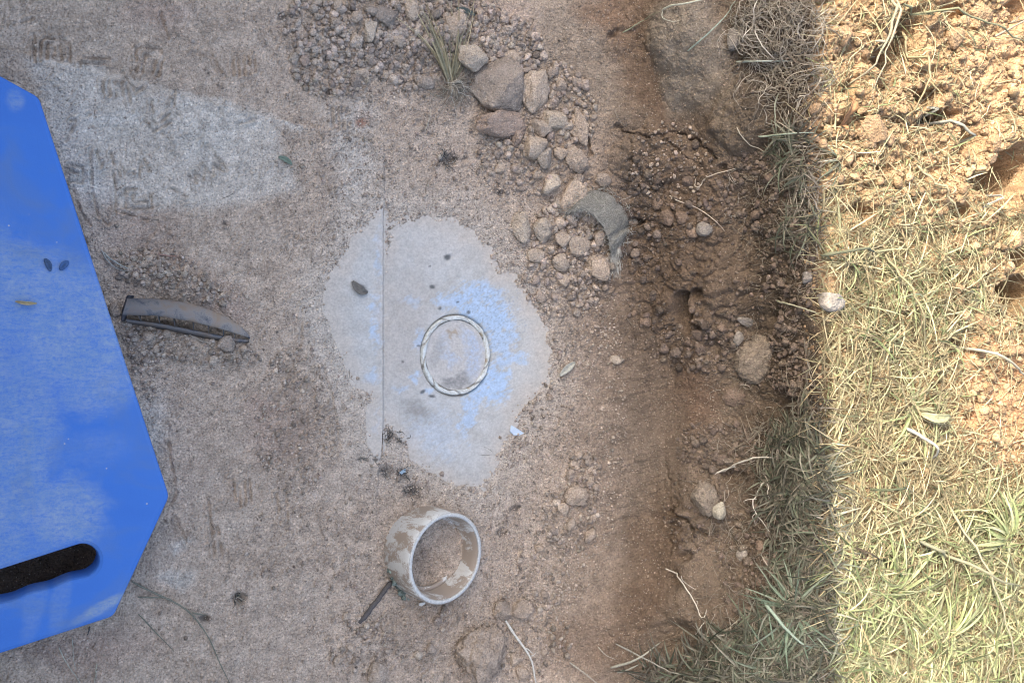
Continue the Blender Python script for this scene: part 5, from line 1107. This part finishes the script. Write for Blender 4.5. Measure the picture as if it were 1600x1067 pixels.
def tuft(name, u0, v0, n, a0, a1, L, W, pal, label, cat='grass tuft', rise=(.1, .5), roots=0, rdir=(0, 6.28), rl=30, lift=.0, cols_k=1.0):
    c0 = at(np.array(float(u0)), np.array(float(v0))); nn0 = nrm(np.array(u0), np.array(v0)); s = pxm(c0)
    root = empty(name, Vector([float(q) for q in c0])); tag(root, label, cat)
    base = np.tile(c0, (n, 1)) + rng.normal(0, 2.2, (n, 3)) * s * [1, 1, .2]; nn = np.tile(nn0, (n, 1)); an = rng.uniform(rad(a0), rad(a1), n)
    d = np.stack([np.cos(an), np.sin(an), np.zeros(n)], 1); d -= nn * (d * nn).sum(1)[:, None]; d /= np.linalg.norm(d, axis=1, keepdims=True)
    col = pal[rng.integers(len(pal), size=n)] * rng.uniform(.75, 1.2, (n, 1)) * cols_k
    v_, q_, c_ = blades(base, d, nn, rng.uniform(*L, n) * s, rng.uniform(*W, n) * s, rng.uniform(*rise, n), rng.normal(0, .16, n), col, 7)
    link('blades', mesh_np('blades', v_ - c0, q_, c_), M_GRASS, root)
    if roots:
        parts = []
        for k in range(roots):
            a = rng.uniform(rad(rdir[0]), rad(rdir[1])); q = [(u0 + rng.normal(0, 3), v0 + rng.normal(0, 3))]; l = rng.uniform(.4, 1) * rl / 7
            for j in range(7): a += rng.normal(0, .5); q.append((q[-1][0] + math.cos(a) * l, q[-1][1] - math.sin(a) * l))
            q = np.array(q); c = at(q[:, 0], q[:, 1]) + nn0 * (np.sin(np.linspace(.4, 3.1, 8)) * rng.uniform(.002, .012))[:, None]; parts.append(tube(c - c0, .75 * s * np.linspace(1.1, .4, 8), 3, GREYR[rng.integers(4)] * rng.uniform(1.1, 1.8)))
        link('roots', mesh_np('roots', *join(parts)), M_ROOT, root)
    return root
DEAD = np.array([[.38, .34, .22], [.32, .28, .18], [.45, .40, .27], [.26, .25, .17]])
tuft('grass_tuft', 702, 136, 34, 66, 128, (85, 145), (2.0, 4.2), DEAD * 1.15, 'uprooted dead grass tuft with bushy roots on the rubble left of the pale round stone', rise=(.2, .42), roots=90, rdir=(-160, 40), rl=52)
tuft('grass_tuft', 1246, 262, 26, 60, 200, (40, 85), (3, 6), GREYG, 'shaded grass tuft with long blades on the upper rim beside the bare red soil', rise=(.1, .5))
tuft('grass_tuft', 1262, 562, 34, 130, 260, (18, 42), (1.6, 3), GREYR, 'small spiky dead tuft on the rim right of the root-bound lump', rise=(.1, .4))
tuft('grass_tuft', 1262, 600, 22, 230, 300, (30, 60), (3, 5.5), GREYG, 'drooping grey-green tuft just below the spiky dead tuft', rise=(.1, .4))
tuft('grass_tuft', 1262, 740, 30, 120, 300, (30, 75), (3, 5.5), GREYG * .95, 'shaded grass tuft on the rim above the thick pale twigs', rise=(.1, .5))
tuft('grass_tuft', 1240, 950, 34, 40, 330, (40, 90), (3, 6), np.array([[.18, .24, .17], [.23, .28, .21], [.14, .19, .135]]), 'bluish green grass tuft in the shaded lower corner of the rim', rise=(.1, .5))
tuft('grass_tuft', 1215, 1040, 30, 20, 200, (40, 95), (3, 6), np.array([[.18, .24, .17], [.23, .28, .21], [.14, .19, .135]]), 'bluish green grass tuft at the bottom edge in shade', rise=(.1, .5))
tuft('grass_tuft', 1506, 220, 16, 0, 360, (50, 105), (3, 5), np.array([[.44, .46, .28], [.5, .48, .32]]), 'star-shaped pale grass tuft in the sun left of the deep dark hollow', rise=(.05, .25))
tuft('grass_tuft', 1425, 640, 30, 0, 360, (40, 90), (3, 6), PGREEN, 'pale green tuft in the middle of the sunlit straw strip', rise=(.1, .4))
tuft('grass_tuft', 1400, 930, 44, 20, 120, (50, 110), (3.5, 7), PGREEN, 'bright green tuft leaning up in the sunlit lower lawn', rise=(.1, .5))
tuft('grass_tuft', 1480, 1000, 40, 20, 160, (50, 110), (3.5, 7), PGREEN * 1.05, 'pale green tuft near the bottom edge of the sunlit lawn', rise=(.1, .5))
tuft('grass_tuft', 1570, 840, 40, 90, 250, (50, 100), (3.5, 7), PGREEN, 'green tuft below the bare red soil at the right edge', rise=(.1, .5))
tuft('grass_tuft', 372, 936, 8, 50, 75, (30, 58), (2, 3.4), GREYG, 'thin green weed sprig standing in a dark hole on the pit floor', rise=(.1, .3), roots=6, rl=20)
tuft('grass_tuft', 1318, 250, 12, 150, 250, (40, 70), (3, 5), GREYG, 'dark blades bending from the shadow line into the upper bare red soil', rise=(.2, .5))

# named stalks, twigs and leaves
TW = [
    ('twig', [(789, 968), (800, 985), (816, 1008), (828, 1024), (833, 1050), (840, 1078)], 3.4, (.62, .60, .54), 'peeled white twig with side splinters at the bottom edge below the coupling', [([(816, 1008), (826, 1013), (832, 1020)], 1.6), ([(828, 1024), (836, 1018)], 1.3)], .004),
    ('twig', [(1041, 888), (1066, 900), (1078, 918), (1092, 946), (1103, 972), (1108, 962), (1104, 950)], 1.8, (.58, .56, .48), 'pale bent twig with a white tip on the smooth lower bank', [([(1066, 900), (1088, 922)], 1.0), ([(1103, 972), (1098, 985), (1078, 994)], 1.2)], .008),
    ('root', [(1047, 306), (1065, 317), (1085, 322), (1105, 334), (1120, 346), (1132, 362)], 1.3, (.55, .49, .40), 'long wavy pale root on the upper bank above the pale round stone', [], .004),
    ('root', [(1100, 284), (1118, 272), (1140, 266), (1165, 258)], 1.3, (.50, .44, .35), 'pale root with a curled loop below the smooth lump on the bank', [([(1100, 284), (1096, 296), (1088, 292), (1090, 278)], 1.8)], .005),
    ('root', [(1184, 40), (1190, 56), (1204, 76), (1222, 102)], 1.7, (.58, .55, .48), 'thick white root hanging across the root tangle at the top', [([(1184, 40), (1176, 56), (1168, 74)], 1.2), ([(1184, 40), (1192, 14), (1194, -8)], 1.3)], .016),
    ('root', [(1212, 745), (1200, 752), (1196, 772), (1188, 790), (1196, 812), (1204, 834)], 2.0, (.52, .50, .44), 'forked pale root below the pale twigs on the lower bank', [([(1188, 780), (1168, 788)], 1.1), ([(1192, 800), (1182, 822)], 1.1), ([(1200, 752), (1215, 762), (1212, 784)], 1.3)], .010),
    ('twig', [(1116, 740), (1140, 731), (1180, 722), (1215, 716), (1240, 717)], 2.6, (.46, .44, .38), 'thick pale stalk with a forked end lying out from the rim grass', [([(1150, 729), (1126, 738)], 2.0)], .014),
    ('twig', [(1170, 960), (1150, 976), (1128, 990)], 2.2, (.30, .28, .22), 'short brown stalk in the lower rim grass', [], .008),
    ('grass_stalk', [(972, 52), (1002, 38), (1045, 18)], 1.7, (.27, .28, .19), 'greenish lower stem of the broken grass stalk at the top of the bank', [], .004),
    ('grass_stalk', [(1045, 17), (1060, 10), (1085, 7), (1118, -4)], 2.6, (.50, .51, .42), 'pale folded upper leaf of the broken grass stalk at the top edge', [([(1046, 16), (1052, 28), (1070, 34), (1076, 30)], 1.1)], .008),
    ('grass_stalk', [(1086, 74), (1108, 56), (1130, 34), (1150, 8), (1156, -6)], 2.0, (.30, .36, .30), 'long blue-green grass leaf slanting over the big smooth lump', [], .008),
    ('grass_stalk', [(1152, 97), (1180, 96), (1216, 96), (1240, 97)], 2.6, (.33, .37, .32), 'straight grey-green stem below the root tangle', [], .012),
    ('grass_stalk', [(1160, 198), (1185, 228), (1200, 240)], 1.4, (.38, .36, .29), 'thin stalk slanting on the bank left of the rim tuft', [], .006),
    ('grass_stalk', [(1215, 146), (1216, 190), (1222, 222)], 2.0, (.34, .36, .28), 'upright stalk above the upper rim tuft', [], .010),
    ('grass_stalk', [(1194, 213), (1235, 212), (1275, 209)], 2.4, (.33, .38, .29), 'horizontal stalk crossing the upper rim tuft', [], .018),
    ('grass_stalk', [(1212, 470), (1240, 472), (1262, 478), (1280, 490)], 2.6, (.34, .34, .24), 'dark flat blade lying to the left of the grey oblong rim stone', [], .010),
    ('grass_stalk', [(1190, 936), (1205, 946), (1228, 978), (1250, 1000), (1275, 1012)], 4.2, (.28, .35, .28), 'broad bluish grass leaf in the shaded lower corner', [], .020),
    ('grass_stalk', [(1135, 765), (1138, 800), (1144, 842)], 1.6, (.25, .22, .18), 'thin dark stem right of the cracked clod on the lower bank', [], .008),
    ('grass_stalk', [(890, 1034), (920, 1054), (948, 1078)], 2.2, (.42, .38, .31), 'pale stalk at the bottom edge left of the lower rim grass', [], .006),
    ('grass_stalk', [(955, 1042), (985, 1032), (1010, 1020), (1030, 1004)], 3.4, (.38, .37, .30), 'stout pale stalk in the frayed grass at the bottom edge', [([(965, 1050), (1000, 1036)], 2.6)], .010),
    ('grass_stalk', [(962, 1005), (1000, 1022), (1050, 1045), (1120, 1062)], 2.0, (.36, .35, .29), 'long thin stalk above the stout pale stalk at the bottom edge', [], .012),
    ('grass_stalk', [(934, 1010), (946, 1022), (962, 1030)], 1.2, (.46, .42, .34), 'short pale fibre on the reddish lower bank', [], .003),
    ('vine_stem', [(206, 908), (240, 926), (268, 936), (300, 955), (312, 974), (328, 1000), (338, 1024), (362, 1072)], 2.3, (.20, .20, .155), 'long dark creeping stem from the blue board corner to the bottom edge', [([(215, 931), (250, 930), (268, 936)], 2.2), ([(300, 955), (322, 960)], 1.8), ([(216, 958), (232, 976), (250, 992), (272, 1018)], 1.6)], .002),
    ('twig', [(160, 393), (168, 404), (185, 416), (204, 421)], 2.4, (.34, .34, .30), 'split grey straw leaning at the edge of the blue board', [([(158, 391), (166, 410), (182, 424), (200, 424)], 1.6)], .006),
    ('twig', [(246, 398), (262, 401), (278, 402)], 2.0, (.30, .19, .15), 'short reddish splinter above the black fragment', [], .001),
    ('twig', [(205, 440), (228, 436)], 1.2, (.36, .32, .26), 'short pale stalk above the left end of the black fragment', [], .006),
    ('twig', [(290, 522), (306, 530), (322, 537)], 1.4, (.40, .34, .27), 'pale twig lying just below the black fragment', [], .003),
    ('twig', [(663, 205), (668, 188), (672, 170)], 1.3, (.52, .46, .36), 'straight yellowish straw below the dead grass tuft', [], .005),
    ('twig', [(515, 82), (545, 86), (572, 84)], 1.4, (.38, .33, .27), 'thin twig lying across the rubble strip', [], .004),
    ('twig', [(470, 108), (484, 114), (494, 118)], 1.4, (.40, .32, .24), 'short twig beside the reddish clod', [], .004),
    ('twig', [(708, 158), (712, 166), (706, 174)], 1.2, (.42, .36, .28), 'dark little twig end under the tuft roots', [], .004),
    ('root', [(590, 778), (604, 772), (622, 776), (640, 771)], .9, (.46, .40, .33), 'thin wavy root above the white coupling', [], .001),
    ('twig', [(92, 1010), (100, 1028), (112, 1046), (126, 1066)], 1.6, (.44, .42, .34), 'long pale straw below the blue board', [([(113, 995), (114, 1020), (118, 1048)], 1.2)], .003),
    ('twig', [(151, 1034), (149, 1052), (146, 1066)], 1.6, (.42, .40, .31), 'short pale straw right of the long straw below the board', [], .003),
    ('twig', [(140, 978), (136, 992)], 2.0, (.08, .08, .08), 'dark twig end sticking out from under the board', [], .002),
    ('grass_stalk', [(1376, -8), (1368, 40), (1352, 90), (1330, 135), (1322, 150)], 3.0, (.62, .56, .40), 'long pale straw bent down from the top edge in the sun', [([(1386, -8), (1366, 60), (1352, 120), (1345, 150)], 2.4)], .020),
    ('grass_stalk', [(1430, 22), (1424, 80), (1412, 140), (1402, 190)], 2.8, (.58, .48, .29), 'straight brownish straw running down the upper sunlit soil', [], .022),
    ('grass_stalk', [(1400, 12), (1450, 30), (1520, 56), (1600, 76)], 2.4, (.40, .40, .25), 'long greenish straw crossing the upper right corner', [], .022),
    ('grass_stalk', [(1360, 68), (1385, 78), (1410, 80)], 2.4, (.66, .62, .48), 'curved white straw over the upper dark hollow', [], .014),
    ('grass_stalk', [(1545, 62), (1575, 42), (1612, 18)], 2.2, (.52, .44, .34), 'slanting straw at the top right edge', [], .016),
    ('grass_stalk', [(1442, 170), (1480, 202), (1500, 220), (1525, 242)], 3.4, (.56, .55, .46), 'jointed white straw running to the star-shaped tuft', [], .014),
    ('grass_stalk', [(1430, 258), (1446, 285), (1462, 312), (1490, 352)], 2.4, (.66, .58, .38), 'bent golden straw on the bare red patch', [([(1462, 312), (1476, 288)], 2.0)], .010),
    ('grass_stalk', [(1570, 258), (1552, 278), (1550, 300), (1528, 326)], 3.0, (.56, .54, .50), 'bare whitish twig reaching over the deep dark hollow', [], .018),
    ('grass_stalk', [(1375, 398), (1395, 460), (1415, 510), (1440, 560)], 2.4, (.56, .50, .30), 'long straw slanting down the middle of the sunlit strip', [], .018),
    ('grass_stalk', [(1490, 528), (1530, 552), (1570, 575), (1612, 600)], 3.2, (.66, .60, .46), 'pale straw lying over the bare red soil at the right edge', [], .014),
    ('grass_stalk', [(1280, 400), (1315, 392), (1350, 396)], 3.4, (.26, .27, .18), 'dark wide leaf crossing the shadow line above the rim stone', [], .018),
    ('grass_stalk', [(1410, 668), (1425, 690), (1442, 714)], 3.4, (.72, .70, .62), 'bright white straw piece in the middle of the sunlit strip', [], .018),
    ('grass_stalk', [(1478, 790), (1500, 860), (1530, 950), (1560, 1040), (1568, 1075)], 2.2, (.58, .55, .38), 'very long pale straw running to the bottom edge in the sun', [], .026),
    ('grass_stalk', [(1420, 840), (1480, 870), (1530, 900), (1580, 910)], 3.6, (.54, .52, .34), 'stout pale straw across the lower sunlit lawn', [], .022),
    ('grass_stalk', [(1326, 852), (1340, 860), (1362, 872)], 2.0, (.14, .11, .08), 'dark curved twig on the sunlit straw near the shadow line', [([(1326, 852), (1312, 868)], 1.6)], .018),
    ('grass_stalk', [(1350, 762), (1380, 756), (1402, 758)], 2.6, (.18, .20, .12), 'dark green blade in the sunlit straw', [], .018),
]
for k, (nm, pts, r, col, lab, ex, ar) in enumerate(TW):
    cat = {'grass_stalk': 'stalk', 'vine_stem': 'stem'}.get(nm, nm)
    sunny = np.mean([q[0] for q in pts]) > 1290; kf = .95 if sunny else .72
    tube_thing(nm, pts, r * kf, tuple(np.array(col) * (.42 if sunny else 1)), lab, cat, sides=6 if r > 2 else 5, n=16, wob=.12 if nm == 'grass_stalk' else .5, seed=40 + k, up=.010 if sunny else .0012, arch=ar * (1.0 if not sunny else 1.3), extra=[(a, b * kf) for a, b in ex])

leaf_strip('leaf', [(872, 587), (880, 577), (896, 566)], 11, (.52, .51, .43), 'dry pale folded leaf on the floor between patch and bank', 'leaf', up=.004, curl=.7, seed=1)
leaf_strip('leaf', [(433, 247), (443, 250), (454, 259)], 8, (.20, .26, .20), 'small crumpled green leaf on the dusty floor', 'leaf', up=.001, curl=.8, seed=2)
leaf_strip('leaf', [(548, 440), (553, 448), (560, 456), (572, 457)], 13, (.20, .185, .16), 'shrivelled brown leaf on the pale footing strip', 'leaf', up=.007, curl=.8, seed=3)
leaf_strip('leaf', [(650, 70), (700, 72)], 4, (.1, .1, .1), 'dark leaf blade behind the dead grass tuft', 'leaf', up=.006) if False else None
leaf_strip('leaf', [(706, 19), (722, 24), (738, 30)], 8, (.13, .15, .13), 'dark folded leaf at the top of the dead grass tuft', 'leaf', up=.004, curl=.8, seed=5)
leaf_strip('leaf', [(1318, 205), (1312, 180), (1322, 150)], 12, (.36, .20, .10), 'rusty brown leaf over a hollow at the sunlit rim', 'leaf', up=.010, curl=.7, seed=6)
leaf_strip('leaf', [(1425, 645), (1440, 652), (1462, 648)], 14, (.30, .30, .18), 'broad pale leaf in the sunlit green tuft', 'leaf', up=.020, curl=.7, seed=7)
leaf_strip('leaf', [(735, 705), (750, 703), (770, 708)], 14, (.25, .245, .215), 'mud-coated leaf scrap on the lower tip of the concrete patch', 'leaf', up=.001, curl=1.0, seed=8)
# plastic offcut
def shard(name, pts, z, col, label, cat, th=.0025):
    bm = bmesh.new(); c = at(np.array(float(pts[0][0])), np.array(float(pts[0][1]))); top = []
    for (u, v) in pts: p = P(np.array(float(u)), np.array(float(v)), float(c[2]) + z); top.append(bm.verts.new([float(q) for q in p]))
    f = bm.faces.new(top); r = bmesh.ops.extrude_face_region(bm, geom=[f]); vs = [g for g in r['geom'] if isinstance(g, bmesh.types.BMVert)]
    for q in vs: q.co.z -= th
    bmesh.ops.recalc_face_normals(bm, faces=bm.faces[:]); bmesh.ops.bevel(bm, geom=bm.edges[:], offset=.0004, segments=1, affect='EDGES'); me = bpy.data.meshes.new(name); bm.to_mesh(me); bm.free()
    return thing_mesh(name, me, plain_mat(name, col, .5), label, cat)
shard('plastic_offcut', [(799, 664), (804, 667), (811, 671), (819, 677), (812, 680), (803, 680), (797, 674)], .005, (.55, .64, .74), 'small bluish white plastic offcut right of the concrete patch', 'plastic offcut')
shard('plastic_offcut', [(655, 942), (664, 940), (665, 943), (659, 947), (655, 946)], .004, (.7, .69, .64), 'tiny white chip just below the white coupling', 'plastic offcut')
shard('plastic_offcut', [(629, 734), (634, 732), (634, 738), (628, 741), (623, 739)], .002, (.30, .40, .48), 'tiny blue-grey chip in the lower right dark pit by the concrete', 'plastic offcut', .001)
# litter in the little dark pits
root_mass('pit_litter', 110, rim_pick([(606, 680, 10, 9, 0), (628, 684, 10, 10, 0), (603, 738, 9, 9, 0), (630, 738, 9, 9, 0), (752, 706, 13, 7, 0), (700, 250, 14, 12, 0), (374, 935, 10, 9, 0), (645, 768, 14, 10, 0), (563, 718, 5, 5, 0)]), (6, 16), (.4, .9), np.array([[.10, .10, .095], [.18, .175, .16], [.36, .35, .32], [.07, .07, .065]]), 'dark fibrous litter in the small pits of the floor', 5, .6, .003)
